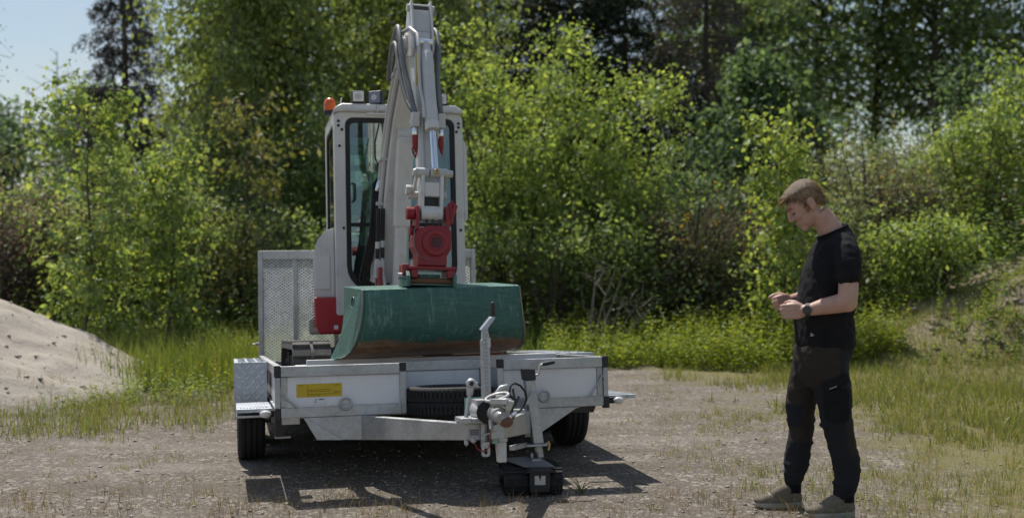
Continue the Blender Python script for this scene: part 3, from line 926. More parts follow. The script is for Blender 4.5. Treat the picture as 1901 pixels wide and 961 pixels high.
# jack on the right beam, standing on the mover
JY = -0.16
JT, JB = (0.448, 0.20), (0.494, -0.195)
jx = lambda z: JT[0] + (JB[0] - JT[0]) * (JT[1] - z) / (JT[1] - JB[1])
def slab(z0, z1, hw, y0, y1):
    return [(jx(z0) - hw, y0, z0), (jx(z0) + hw, y0, z0), (jx(z0) + hw, y1, z0), (jx(z0) - hw, y1, z0), (jx(z1) - hw, y0, z1), (jx(z1) + hw, y0, z1), (jx(z1) + hw, y1, z1), (jx(z1) - hw, y1, z1)]
HEX = [(0, 1, 2, 3), (7, 6, 5, 4), (0, 4, 5, 1), (1, 5, 6, 2), (2, 6, 7, 3), (3, 7, 4, 0)]
TP(MB().add(slab(-0.190, 0.172, 0.030, JY - 0.03, JY + 0.03), HEX), 'jack_tube', 'galvanised', bevel=0.005)
TP(MB().add(slab(0.1725, 0.236, 0.035, JY - 0.036, JY + 0.036), HEX), 'jack_cap', 'black_plastic', bevel=0.004)
TP(MB().tube([(0.475, JY, 0.198), (0.500, JY, 0.199), (0.510, JY, 0.206), (0.516, JY, 0.246), (0.526, JY, 0.258), (0.590, JY, 0.268)], 0.0065, 8), 'jack_crank', 'cast_white', smooth=50)
TP(MB().lathe([(0.003, 0), (0.011, 0.003), (0.012, 0.03), (0.010, 0.072), (0.004, 0.076)], (0.532, JY, 0.259), (1, 0, 0.15), 12), 'jack_grip', 'black_plastic', smooth=45)
TP(MB().bar((0.425, JY - 0.05, 0.035), (0.462, JY - 0.06, 0.110), 0.012, 0.020), 'jack_lever', 'galvanised', bevel=0.002)
TP(MB().box(0.415, 0.538, JY - 0.04, JY + 0.04, -0.205, -0.1905).cyl((0.538, JY, -0.197), (0.565, JY, -0.197), 0.012, 8), 'jack_clamp', 'galvanised', bevel=0.003)
TP(MB().tube([(0.552, JY - 0.01, -0.180), (0.560, JY - 0.01, -0.197), (0.552, JY - 0.01, -0.230)], 0.007, 6), 'jack_pin', 'brass', smooth=50)
TP(MB().bar((0.25, -0.55, -0.170), (0.42, JY, -0.194), 0.03, 0.026), 'jack_arm', 'galvanised', bevel=0.003)
TP(MB().tube([(jx(-0.20), JY, -0.204), (jx(-0.265), JY, -0.268)], 0.025, 16), 'jack_inner_tube', 'galvanised', smooth=50)

# ================================================================== tracked mover under the jack
mv_loc = T_LOC + T_MAT @ Vector((jx(-0.30), JY, -0.46))
mover = empty('trailer_mover', (mv_loc.x - 0.035, mv_loc.y, 0.0), (0, 0, R(6)))
mover.scale = (0.80, 0.80, 0.86)
tag(mover, 'small black tracked trailer mover with white M plate under the jack', 'mover')
def stadium(ly, lz, z0, n=10):
    r = lz / 2
    a = ly / 2 - r
    pts = [(a + r * math.cos(t), z0 + r + r * math.sin(t)) for t in np.linspace(-pi / 2, pi / 2, n)]
    pts += [(-a + r * math.cos(t), z0 + r + r * math.sin(t)) for t in np.linspace(pi / 2, 3 * pi / 2, n)]
    return pts
def loop_points(ly, lz, z0, n):
    """n points with outward angles, evenly spaced round a stadium"""
    r = lz / 2; a = ly / 2 - r
    per = 4 * a + 2 * pi * r
    out = []
    for k in range(n):
        s = per * k / n
        if s < 2 * a: out.append((-a + s, z0, -pi / 2))
        elif s < 2 * a + pi * r:
            t = -pi / 2 + (s - 2 * a) / r; out.append((a + r * math.cos(t), z0 + r + r * math.sin(t), t))
        elif s < 4 * a + pi * r: out.append((a - (s - 2 * a - pi * r), z0 + 2 * r, pi / 2))
        else:
            t = pi / 2 + (s - 4 * a - pi * r) / r; out.append((-a + r * math.cos(t), z0 + r + r * math.sin(t), t))
    return out
for s in (-1, 1):
    x0, x1 = (-0.235, -0.080) if s < 0 else (0.080, 0.165)
    MB().ring(stadium(0.50, 0.155, 0.008), stadium(0.46, 0.125, 0.023), 'x', x0, x1).build('track', 'tyre_rubber', mover, bevel=0.003, smooth=40)
    lug = MB()
    for y, z, a in loop_points(0.50, 0.155, 0.008, 30):
        lug.obox(((x0 + x1) / 2, y + 0.004 * math.cos(a), z + 0.004 * math.sin(a)), (x1 - x0, 0.009, 0.018), (a, 0, 0))
    lug.build('track_lugs', 'tyre_rubber', mover)['kind'] = 'stuff'
    MB().lathe([(0.0, 0), (0.04, 0), (0.05, 0.02), (0.05, 0.06)], (x0 if s < 0 else x1, -0.17, 0.085), (-s, 0, 0), 18).build('track_wheel', 'dark_steel', mover, smooth=40)
    MB().lathe([(0.0, 0), (0.04, 0), (0.05, 0.02), (0.05, 0.06)], (x0 if s < 0 else x1, 0.17, 0.085), (-s, 0, 0), 18).build('track_wheel', 'dark_steel', mover, smooth=40)
    MB().torus((s * 0.070, -0.262, 0.080), (1, 0, 0), 0.040, 0.003, 10, 6, R(150), R(215)).build('housing_edge', 'cast_white', mover, smooth=60)
MB().prism([(-0.068, 0.03), (0.068, 0.03), (0.075, 0.10), (0.070, 0.168), (-0.070, 0.168), (-0.075, 0.10)], 'y', -0.285, 0.22).build('housing', 'black_plastic', mover, bevel=0.010)
MB().prism([(-0.090, 0.160), (0.090, 0.160), (0.110, 0.150), (0.075, 0.180), (-0.075, 0.180), (-0.110, 0.150)], 'y', -0.292, 0.20).build('housing_lid', 'black_plastic', mover, bevel=0.004)
MB().prism([(-0.037, 0.082), (0.037, 0.082), (0.037, 0.140), (0.009, 0.140), (0.001, 0.102), (-0.011, 0.140), (-0.037, 0.140)], 'y', -0.2885, -0.2860).build('letter_plate', 'machine_grey', mover)  # white M plate coloured grey, for the shadow it sits in
MB().add([(-0.23, 0.02, 0.200), (-0.10, -0.20, 0.182), (0.11, -0.22, 0.182), (0.02, 0.02, 0.215), (-0.23, 0.02, 0.206), (-0.10, -0.20, 0.188), (0.11, -0.22, 0.188), (0.02, 0.02, 0.221)],
         [(0, 1, 2, 3), (7, 6, 5, 4), (0, 4, 5, 1), (1, 5, 6, 2), (2, 6, 7, 3), (3, 7, 4, 0)]).build('top_plate', 'mover_grey', mover)
MB().box(-0.034, 0.034, -0.10, 0.03, 0.188, 0.215).box(-0.034, -0.016, -0.04, 0.02, 0.215, 0.246).box(0.016, 0.034, -0.04, 0.02, 0.215, 0.246).build('jack_socket', 'galvanised', mover, bevel=0.003)
# ================================================================== mini excavator on the trailer
XO = (0, 2.4, 0.036)
exc = on_trailer('mini_excavator', XO)
tag(exc, 'white mini excavator with red tiltrotator and green bucket standing on the trailer', 'excavator')
def XP(mb, name, mat, parent=None, **k):
    return mb.build(name, mat, parent or exc, off=XO, **k)

# --- tracks and undercarriage
for s, x0, x1 in ((-1, -0.80, -0.54), (1, 0.43, 0.69)):
    yc, ln, hh = 2.38, 1.98, 0.36
    outer = [(y + yc, z) for y, z in stadium(ln, hh, 0.037, 12)]
    inner = [(y + yc, z) for y, z in stadium(ln - 0.07, hh - 0.07, 0.072, 12)]
    tk = XP(MB().ring(outer, inner, 'x', x0, x1), 'rubber_track', 'dusty_rubber', smooth=40)
    lug = MB()
    rr_ = random.Random(5 + s)
    for k, (y, z, a) in enumerate(loop_points(ln, hh, 0.037, 44)):
        for j, (u0, u1) in enumerate(((0.0, 0.46), (0.54, 1.0))):
            aa = a + (0.06 if j else -0.06)
            xm = x0 + (x1 - x0) * (u0 + u1) / 2
            lug.obox((xm, y + yc + 0.010 * math.cos(a), z + 0.010 * math.sin(a)), ((x1 - x0) * (u1 - u0), 0.026, 0.050), (a, 0, 0))
    XP(lug, 'track_lugs', 'dusty_rubber', bevel=0.004)['kind'] = 'stuff'
    for yy in (yc - 0.81, yc + 0.81):
        XP(MB().lathe([(0, 0), (0.05, 0), (0.06, 0.015), (0.13, 0.02), (0.14, 0.06), (0.14, 0.17)], (x0 + 0.03 if s < 0 else x1 - 0.03, yy, 0.217), (-s, 0, 0), 24), 'track_idler', 'dark_steel', smooth=40)
    for yy in (-0.4, 0.0, 0.4):
        XP(MB().lathe([(0, 0), (0.06, 0), (0.07, 0.02), (0.07, 0.14)], (x0 + 0.05 if s < 0 else x1 - 0.05, yc + yy, 0.145), (-s, 0, 0), 16), 'track_roller', 'dark_steel', smooth=40)
    XP(MB().box(x0 + 0.06, x1 - 0.06, yc - 0.7, yc + 0.7, 0.19, 0.30), 'track_frame', 'dark_steel', bevel=0.01)
XP(MB().box(-0.535, 0.425, 2.05, 2.75, 0.16, 0.36), 'undercarriage', 'dark_steel', bevel=0.02)
XP(MB().lathe([(0, 0), (0.33, 0), (0.33, 0.10), (0, 0.10)], (-0.055, 2.42, 0.36), (0, 0, 1), 32), 'slew_ring', 'dark_steel', smooth=40)
bl = [(1.16, 0.05), (1.13, 0.10), (1.12, 0.17), (1.14, 0.23), (1.18, 0.265), (1.20, 0.26), (1.165, 0.225), (1.145, 0.17), (1.155, 0.10), (1.185, 0.055)]
XP(MB().prism(bl, 'x', -0.80, 0.69), 'dozer_blade', 'machine_white', bevel=0.004)
for x in (-0.30, 0.20):
    XP(MB().bar((x, 1.19, 0.15), (x, 2.05, 0.24), 0.08, 0.10), 'blade_arm', 'dark_steel')

# --- upper body
XP(MB().box(-0.56, 0.58, 2.24, 3.45, 0.462, 0.60), 'slew_platform', 'dark_steel', bevel=0.02)
def tuck(mb, y0, k):
    mb.v = [(x + (k * (y - y0) if x < -0.42 else 0) * min(1.0, (-0.42 - x) / 0.1 if x < -0.42 else 0), y, z) for x, y, z in mb.v]
    return mb
XP(tuck(MB().prism([(-0.435, 1.27), (-0.50, 1.25), (-0.56, 1.18), (-0.590, 1.08), (-0.600, 0.90), (-0.592, 0.742), (-0.435, 0.742)], 'y', 2.30, 3.45), 2.30, 0.155), 'side_cover', 'machine_white', bevel=0.018, seg=3, smooth=40)
XP(MB().box(-0.585, -0.47, 2.288, 2.30, 0.80, 1.05), 'cover_panel', 'machine_white', bevel=0.008)
rc = XP(tuck(MB().prism([(-0.600, 0.742), (-0.370, 0.735), (-0.372, 0.50), (-0.40, 0.462), (-0.56, 0.462), (-0.590, 0.52)], 'y', 2.225, 2.80), 2.225, 0.16), 'corner_skirt', 'red_panel', bevel=0.014, seg=3, smooth=40)
lv = MB()
for k in range(9):
    z = 0.52 + k * 0.022
    lv.add([(-0.606, 2.26, z), (-0.575, 2.46, z), (-0.575, 2.46, z + 0.009), (-0.606, 2.26, z + 0.009), (-0.594, 2.26, z), (-0.56, 2.46, z), (-0.56, 2.46, z + 0.009), (-0.594, 2.26, z + 0.009)], [(0, 1, 2, 3), (7, 6, 5, 4), (0, 4, 5, 1), (1, 5, 6, 2), (2, 6, 7, 3), (3, 7, 4, 0)])
XP(lv, 'skirt_louvres', 'red_panel')['kind'] = 'stuff'
XP(MB().box(-0.452, -0.420, 2.2225, 2.2245, 0.497, 0.528), 'skirt_sticker', 'sticker_white')
XP(MB().prism([(-0.46, 0.742), (0.60, 0.742), (0.60, 0.465), (-0.46, 0.465)], 'y', 2.81, 3.47), 'lower_skirt', 'red_paint', bevel=0.02)
cwt = []
for k in range(15):
    a = pi * k / 14
    cwt.append((0.06 + 0.50 * math.cos(a), 3.455 + 0.24 * math.sin(a)))
XP(MB().prism(cwt, 'z', 0.50, 1.20), 'counterweight', 'machine_white', bevel=0.03, seg=3, smooth=40)
XP(MB().box(-0.44, 0.575, 3.10, 3.50, 1.20, 1.30), 'engine_hood', 'machine_white', bevel=0.03, seg=3)

# --- cab
CX0, CX1, CY0, CY1, CZ0, CZ1 = -0.432, 0.562, 2.20, 3.06, 0.60, 2.145
nC = 7
fr_o = rrect(CX0, CX1, CZ0, CZ1, (0.02, 0.02, 0.05, 0.05), nC)
fr_i = rrect(-0.348, 0.498, 0.775, 2.105, (0.20, 0.20, 0.06, 0.06), nC)
XP(MB().ring(fr_o, fr_i, 'y', CY0, CY0 + 0.055), 'cab_front_frame', 'machine_white', bevel=0.008)
fr_j = rrect(-0.312, 0.462, 0.811, 2.069, (0.17, 0.17, 0.04, 0.04), nC)
XP(MB().ring(rrect(-0.3475, 0.4975, 0.7755, 2.1045, (0.2, 0.2, 0.06, 0.06), nC), fr_j, 'y', CY0 + 0.004, CY0 + 0.040), 'windscreen_seal', 'black_rubber', bevel=0.004)
XP(MB().prism(rrect(-0.313, 0.463, 0.810, 2.070, (0.17, 0.17, 0.04, 0.04), nC), 'y', CY0 + 0.020, CY0 + 0.026), 'windscreen', 'cab_glass')
XP(MB().box(-0.311, 0.461, CY0 + 0.010, CY0 + 0.036, 1.272, 1.300), 'windscreen_bar', 'black_rubber', bevel=0.003)
for s, x in ((-1, CX0), (1, CX1)):
    xa, xb = (x, x + 0.035) if s < 0 else (x - 0.035, x)
    XP(MB().ring(rrect(CY0 + 0.0555, CY1, CZ0, CZ1, (0.02, 0.02, 0.05, 0.02), nC), rrect(CY0 + 0.10, CY1 - 0.09, 1.10, 2.07, 0.07, nC), 'x', xa, xb), 'cab_side_frame', 'machine_white', bevel=0.006)
    XP(MB().ring(rrect(CY0 + 0.1005, CY1 - 0.0905, 1.1005, 2.0695, 0.07, nC), rrect(CY0 + 0.125, CY1 - 0.115, 1.125, 2.045, 0.05, nC), 'x', xa + 0.004, xb - 0.004), 'side_window_seal', 'black_rubber')
    XP(MB().prism(rrect(CY0 + 0.124, CY1 - 0.114, 1.124, 2.046, 0.05, nC), 'x', (xa + xb) / 2 - 0.003, (xa + xb) / 2 + 0.003), 'side_window', 'cab_glass')
XP(MB().ring(rrect(CX0 + 0.036, CX1 - 0.036, CZ0, CZ1, 0.03, nC), rrect(CX0 + 0.11, CX1 - 0.11, 1.22, 2.06, 0.08, nC), 'y', CY1 - 0.04, CY1 - 0.002), 'cab_rear_frame', 'machine_white', bevel=0.006)
XP(MB().prism(rrect(CX0 + 0.111, CX1 - 0.111, 1.221, 2.059, 0.08, nC), 'y', CY1 - 0.024, CY1 - 0.018), 'rear_window', 'cab_glass')
roof = MB().prism([(CX0 - 0.006, 2.146), (CX1 + 0.006, 2.146), (CX1 - 0.005, 2.178), (CX1 - 0.06, 2.208), (CX0 + 0.06, 2.208), (CX0 + 0.005, 2.178)], 'y', CY0 - 0.03, CY1 + 0.02)
XP(roof, 'cab_roof', 'machine_white', bevel=0.016, seg=3, smooth=50)
XP(MB().box(CX0 + 0.08, CX1 - 0.08, CY0 - 0.045, CY0 - 0.031, 2.150, 2.163), 'roof_gutter', 'machine_grey', bevel=0.003)
XP(MB().prism([(CX1 + 0.001, 1.30), (CX1 + 0.030, 1.33), (CX1 + 0.032, 1.90), (CX1 + 0.001, 1.96)], 'y', CY0 + 0.01, CY0 + 0.08), 'grab_rail_cover', 'machine_white', bevel=0.006)
bt = MB()
for x, z in ((-0.398, 2.04), (-0.398, 2.075), (-0.372, 2.010), (-0.392, 1.885), (0.530, 2.07), (0.530, 2.04), (0.512, 2.005), (0.53, 1.24), (-0.37, 1.26)):
    bt.lathe([(0, 0), (0.011, 0), (0.011, 0.006), (0.006, 0.010)], (x, CY0 - 0.0005, z), (0, -1, 0), 8)
XP(bt, 'frame_bolts', 'black_plastic')['kind'] = 'stuff'
XP(MB().tube([(-0.300, CY0 - 0.002, 1.60), (-0.282, CY0 - 0.03, 1.59), (-0.282, CY0 - 0.03, 1.47), (-0.300, CY0 - 0.002, 1.46)], 0.008, 6), 'screen_handle', 'black_plastic', smooth=50)
# interior
XP(MB().box(CX0 + 0.05, CX1 - 0.05, CY0 + 0.06, CY1 - 0.045, 0.605, 0.66), 'cab_floor', 'cab_trim')
XP(MB().box(CX0 + 0.05, CX1 - 0.05, CY1 - 0.10, CY1 - 0.045, 0.66, 1.22), 'cab_rear_trim', 'cab_trim')
seat = MB().box(-0.03, 0.40, 2.55, 2.95, 0.95, 1.08)
XP(seat, 'seat', 'seat_black', bevel=0.04, seg=3)
XP(MB().obox((0.18, 2.92, 1.36), (0.42, 0.10, 0.56), (R(-8), 0, 0)), 'seat_back', 'seat_black', bevel=0.035, seg=3)
XP(MB().obox((0.18, 2.965, 1.72), (0.24, 0.08, 0.16), (R(-8), 0, 0)), 'headrest', 'seat_black', bevel=0.03, seg=3)
XP(MB().box(-0.03, 0.40, 2.6, 2.9, 0.66, 0.95), 'seat_base', 'cab_trim', bevel=0.02)
for x in (-0.22, 0.40):
    XP(MB().box(x - 0.06, x + 0.06, 2.40, 2.85, 0.66, 1.18), 'control_console', 'cab_trim', bevel=0.03)
    XP(MB().tube([(x, 2.46, 1.18), (x + 0.01, 2.42, 1.30), (x, 2.41, 1.36)], [0.012, 0.012, 0.022], 8).ball((x, 2.41, 1.37), 0.025, 10), 'joystick', 'black_plastic', smooth=50)
XP(MB().box(-0.30, 0.44, CY0 + 0.06, CY0 + 0.16, 0.66, 0.84), 'foot_panel', 'cab_trim', bevel=0.02)
for x in (-0.02, 0.12):
    XP(MB().tube([(x, 2.34, 0.66), (x, 2.33, 1.02), (x, 2.36, 1.10)], [0.008, 0.008, 0.012], 6), 'travel_lever', 'black_plastic', smooth=50)
XP(MB().box(CX0 + 0.06, CX1 - 0.06, CY0 + 0.10, CY1 - 0.06, 2.085, 2.14), 'headlining', 'cab_trim')
XP(MB().box(-0.30, 0.44, CY0 + 0.09, CY0 + 0.11, 1.915, 1.965), 'sun_visor', 'machine_grey')
XP(MB().box(-0.245, -0.185, CY0 + 0.045, CY0 + 0.049, 1.13, 1.235), 'screen_card', 'sticker_green')

# roof lamps and beacon
def work_lamp(x, z, mat, w=0.052, yaw=0.0):
    rot = (0, 0, yaw)
    y = CY0 + 0.01
    XP(MB().box(x - 0.012, x + 0.012, y - 0.01, y + 0.02, 2.19, z - w + 0.004), 'lamp_stalk', 'black_plastic')
    h = XP(MB().obox((x, y, z), (2 * w, 0.06, 2 * w * 0.94), rot), 'work_lamp', 'black_plastic', bevel=0.012, seg=3)
    c, s_ = math.cos(yaw), math.sin(yaw)
    XP(MB().obox((x + s_ * 0.033, y - c * 0.033, z), (1.6 * w, 0.006, 1.45 * w), rot), 'lamp_lens', mat, bevel=0.004)
    XP(MB().lathe([(0, 0), (0.020, 0), (0.024, 0.006)], (x + s_ * 0.0345, y - c * 0.0345, z), (s_, -c, 0), 14), 'lamp_bulb', 'machine_grey', smooth=40)
work_lamp(-0.246, 2.262, 'lens_white')
work_lamp(-0.108, 2.258, 'blue_grey', 0.058, R(-30))
work_lamp(0.395, 2.255, 'lens_white', 0.050)
XP(MB().box(-0.19, 0.03, CY0 - 0.075, CY0 - 0.060, 2.113, 2.130).box(-0.11, -0.10, CY0 - 0.061, CY0 - 0.02, 2.118, 2.20), 'lamp_bracket', 'machine_grey', bevel=0.003)
XP(MB().lathe([(0, 0), (0.050, 0), (0.052, 0.03), (0.040, 0.045)], (-0.425, 2.62, 2.195), (0, 0, 1), 20), 'beacon_base', 'black_plastic', smooth=40)
XP(MB().lathe([(0.048, 0), (0.049, 0.05), (0.042, 0.085), (0.025, 0.105), (0.001, 0.110)], (-0.425, 2.62, 2.225), (0, 0, 1), 20), 'beacon', 'orange_lens', smooth=60)
XP(MB().tube([(-0.36, 2.6, 2.20), (-0.335, 2.6, 2.335)], 0.006, 6), 'aerial', 'machine_grey')

# --- boom, arm and tool: built in the swing plane (x across, -y forwards)
PIV = Vector((-0.012, 2.0, 0))
BX = Matrix.Translation(PIV) @ Matrix.Rotation(R(2.1), 4, 'Z') @ Matrix.Translation((0, 0, 1.75)) @ Matrix.Rotation(R(2.2), 4, 'Y') @ Matrix.Translation((0, 0, -1.75))
def AP(mb, name, mat, parent=None, **k):
    return mb.build(name, mat, parent or exc, off=XO, xf=BX, **k)
# swing post
AP(MB().box(-0.12, 0.12, -0.20, 0.20, 0.50, 0.60).box(-0.12, 0.12, -0.20, 0.20, 0.72, 0.80).lathe([(0, 0), (0.06, 0), (0.06, 0.34), (0, 0.34)], (0, 0.02, 0.48), (0, 0, 1), 16), 'swing_bracket', 'machine_white', bevel=0.01)
for s in (-1, 1):
    AP(MB().box(s * 0.118 - 0.014, s * 0.118 + 0.014, -0.26, -0.12, 0.60, 0.93), 'bracket_ear', 'red_paint', bevel=0.01)
boom_c = [(0.02, 0.84), (-0.03, 1.10), (-0.07, 1.40), (-0.16, 1.72), (-0.33, 2.02), (-0.56, 2.26), (-0.86, 2.43)]
boom_t = [0.085, 0.105, 0.125, 0.135, 0.125, 0.10, 0.065]
L_, R_ = [], []
for i, (y, z) in enumerate(boom_c):
    a = boom_c[max(i - 1, 0)]; b = boom_c[min(i + 1, len(boom_c) - 1)]
    d = Vector((b[0] - a[0], b[1] - a[1])).normalized()
    nn = Vector((-d.y, d.x))
    L_.append((y + nn.x * boom_t[i], z + nn.y * boom_t[i])); R_.append((y - nn.x * boom_t[i], z - nn.y * boom_t[i]))
def shear(mb):
    mb.v = [(x - 0.040 * max(0.0, (2.30 - z) / 1.5), y, z) for x, y, z in mb.v]
    return mb
AP(shear(MB().prism(L_ + R_[::-1], 'x', -0.068, 0.062)), 'boom', 'machine_white', bevel=0.012, seg=3)
for s in (-1, 1):
    AP(MB().lathe([(0, 0), (0.062, 0), (0.062, 0.016), (0.032, 0.02), (0.032, 0.042), (0, 0.042)], (s * 0.066, -0.86, 2.43), (s, 0, 0), 20), 'boom_boss', 'machine_white', smooth=40)
    AP(MB().lathe([(0, 0), (0.075, 0), (0.075, 0.03), (0.03, 0.035), (0, 0.036)], (s * 0.076, 0.01, 0.86), (s, 0, 0), 20), 'boom_foot_boss', 'machine_white', smooth=40)
# boom cylinder with square guard
cb0, cb1 = Vector((0.018, -0.20, 0.58)), Vector((0.018, -0.40, 1.86))
cm = cb0 + (cb1 - cb0) * 0.50
AP(MB().tube([cb0, cm + (cb1 - cb0) * 0.03], 0.047, 18), 'boom_cylinder_rod', 'machine_white', smooth=50)
AP(MB().bar(cm, cb1, 0.116, 0.105, up=(0, 1, 0)), 'boom_cylinder', 'machine_white', bevel=0.016, seg=3)
AP(MB().lathe([(0, 0), (0.05, 0), (0.05, 0.12), (0, 0.12)], cb1 + Vector((-0.06, 0.02, 0.02)), (1, 0, 0), 16), 'cylinder_eye', 'machine_white', smooth=40)
# steel pipes and clamps on the left of the boom
def follow(off, dx, i0=0, i1=7):
    pts = []
    for i in range(i0, i1):
        y, z = boom_c[i]
        a = boom_c[max(i - 1, 0)]; b = boom_c[min(i + 1, len(boom_c) - 1)]
        d = Vector((b[0] - a[0], b[1] - a[1])).normalized()
        nn = Vector((-d.y, d.x))
        pts.append((dx, y + nn.x * off, z + nn.y * off))
    return pts
AP(shear(MB().tube(follow(0.06, -0.088), 0.017, 10)), 'boom_pipe', 'machine_grey', smooth=60)
AP(shear(MB().tube(follow(0.0, -0.098), 0.016, 10)), 'boom_pipe', 'machine_grey', smooth=60)
AP(shear(MB().tube(follow(-0.05, -0.086), 0.015, 10)), 'boom_pipe', 'machine_grey', smooth=60)
AP(shear(MB().tube(follow(0.02, 0.078), 0.014, 10)), 'boom_pipe', 'machine_grey', smooth=60)
for i in (2, 3, 5):
    y, z = boom_c[i]
    AP(shear(MB().box(-0.122, -0.069, y - 0.09, y + 0.09, z - 0.014, z + 0.014)), 'pipe_clamp', 'machine_grey', bevel=0.004)
AP(MB().tube([(-0.13, -0.12, 2.00), (-0.155, -0.10, 1.86), (-0.15, -0.10, 1.74), (-0.115, -0.12, 1.66)], 0.006, 6), 'lamp_wire', 'black_rubber', smooth=60)

# arm
arm = [(-0.90, 2.660), (-0.985, 2.668), (-1.055, 2.48), (-1.105, 2.32), (-1.20, 2.00), (-1.30, 1.66), (-1.405, 1.26), (-1.415, 1.19), (-1.385, 1.155), (-1.335, 1.165), (-1.315, 1.22), (-1.19, 1.62), (-1.03, 2.06), (-0.87, 2.30), (-0.80, 2.42), (-0.83, 2.52)]
AP(MB().prism(arm, 'x', -0.058, 0.058), 'arm', 'machine_white', bevel=0.008, seg=2)
for s in (-1, 1):
    x0, x1 = (-0.072, -0.0585) if s < 0 else (0.0585, 0.072)
    AP(MB().prism([(-0.885, 2.680), (-1.005, 2.690), (-1.085, 2.48), (-1.125, 2.33), (-1.08, 2.28), (-0.84, 2.34), (-0.80, 2.45), (-0.83, 2.56)], 'x', x0, x1), 'arm_cheek_plate', 'machine_white', bevel=0.004)
AP(MB().cyl((-0.088, -0.945, 2.645), (0.10, -0.945, 2.645), 0.026, 16), 'arm_pin', 'machine_grey', smooth=50)
AP(MB().cyl((-0.05, -0.985, 2.635), (0.05, -0.985, 2.635), 0.022, 12), 'arm_cylinder_eye', 'dark_steel', smooth=50)
AP(MB().tube([(0, -0.92, 2.635), (0, -0.52, 2.45)], 0.022, 12), 'arm_cylinder_rod', 'chrome', smooth=50)
AP(MB().tube([(0, -0.56, 2.468), (0, -0.02, 2.18)], 0.042, 16), 'arm_cylinder', 'machine_white', smooth=50)
AP(MB().add([(-0.0575, -1.016, 2.600), (0.0575, -1.016, 2.600), (0.0575, -1.066, 2.46), (-0.0575, -1.066, 2.46), (-0.0575, -1.008, 2.602), (0.0575, -1.008, 2.602), (0.0575, -1.058, 2.462), (-0.0575, -1.058, 2.462)], HEX), 'arm_cover', 'machine_grey')

# bucket cylinder in front of the arm
k0, k1, k2 = Vector((0.006, -1.155, 2.36)), Vector((0.022, -1.345, 1.765)), Vector((0.026, -1.455, 1.455))
AP(MB().tube([k0, k0 + (k1 - k0) * 0.10, k0 + (k1 - k0) * 0.13, k1 - (k1 - k0) * 0.05, k1], [0.024, 0.030, 0.040, 0.041, 0.041], 20), 'bucket_cylinder', 'machine_grey', smooth=35)
AP(MB().tube([k1 - (k1 - k0) * 0.055, k1 + (k2 - k1) * 0.06], [0.045, 0.045], 20), 'cylinder_gland', 'machine_white', smooth=35)
AP(MB().tube([k1, k2], 0.022, 16), 'bucket_cylinder_rod', 'chrome', smooth=50)
AP(MB().cyl((-0.05, -1.15, 2.365), (0.05, -1.15, 2.365), 0.024, 14), 'cylinder_pin', 'chrome', smooth=50)
xp = MB().tube([(-0.118, -1.455, 1.455), (-0.105, -1.455, 1.455), (-0.104, -1.455, 1.455), (-0.02, -1.455, 1.455)], [0.020, 0.027, 0.032, 0.032], 16)
xp.tube([(0.055, -1.455, 1.455), (0.098, -1.455, 1.455), (0.10, -1.455, 1.455), (0.135, -1.455, 1.455)], [0.032, 0.032, 0.026, 0.022], 16)
xp.lathe([(0, 0), (0.034, 0), (0.034, 0.075), (0, 0.075)], (-0.012, -1.455, 1.455), (1, 0, 0), 16)
AP(xp, 'link_pin', 'cast_white', smooth=40)
AP(MB().torus((0.026, -1.492, 1.462), (0, 1, 0), 0.013, 0.006, 14, 8), 'grease_ring', 'brass', smooth=60)
# link to the tiltrotator, guide links
lk = MB()
for x0, x1 in ((-0.070, -0.048), (0.052, 0.074)):
    lk.prism([(-1.49, 1.44), (-1.44, 1.44), (-1.42, 1.20), (-1.49, 1.20)], 'x', x0, x1)
lk.prism([(-1.478, 1.395), (-1.45, 1.395), (-1.44, 1.305), (-1.478, 1.305)], 'x', -0.048, 0.052)
lk.prism([(-1.478, 1.245), (-1.45, 1.245), (-1.44, 1.20), (-1.478, 1.20)], 'x', -0.048, 0.052)
lk.cyl((-0.068, -1.455, 1.195), (0.072, -1.455, 1.195), 0.047, 20)
AP(lk, 'tool_link', 'machine_white', bevel=0.006, seg=2)
AP(MB().box(-0.047, 0.051, -1.443, -1.436, 1.246, 1.304), 'link_shade_plate', 'black_plastic')  # black plate stands in for the shade inside the link's opening
gl = MB()
for x in (-0.092, 0.100):
    gl.bar((x, -1.45, 1.445), (x, -1.30, 1.33), 0.016, 0.045)
gl.cyl((-0.12, -1.30, 1.33), (0.13, -1.30, 1.33), 0.026, 14)
gl.cyl((-0.135, -1.31, 1.36), (-0.10, -1.31, 1.36), 0.034, 12)
AP(gl, 'guide_link', 'cast_white', bevel=0.003)
# distribution block and capped couplings on both sides of the arm
for s, x in ((-1, -0.075), (1, 0.094)):
    yb = -1.265
    AP(MB().box(x - 0.025, x + 0.025, yb - 0.035, yb + 0.03, 1.775, 1.870), 'hose_block', 'machine_grey', bevel=0.006)
    AP(MB().lathe([(0, 0), (0.014, 0), (0.016, -0.01), (0.019, -0.03), (0.019, -0.06), (0.012, -0.07)], (x, yb - 0.005, 1.776), (0, 0, 1), 14), 'quick_coupling', 'chrome', smooth=40)
    AP(MB().tube([(x, yb - 0.005, 1.712 + 0.01), (x + 0.002, yb - 0.006, 1.66), (x + 0.006, yb - 0.008, 1.625), (x + 0.012, yb - 0.01, 1.600)], [0.020, 0.019, 0.010, 0.004], 12), 'coupling_cap', 'red_plastic', smooth=50)
AP(MB().tube([(-0.08, -1.27, 1.665), (-0.092, -1.28, 1.63), (-0.085, -1.28, 1.60), (-0.068, -1.28, 1.575), (-0.066, -1.275, 1.60)], 0.006, 6), 'cap_strap', 'red_plastic', smooth=50)
AP(MB().box(-0.10, 0.118, -1.24, -1.20, 1.80, 1.845), 'block_bracket', 'machine_grey', bevel=0.004)
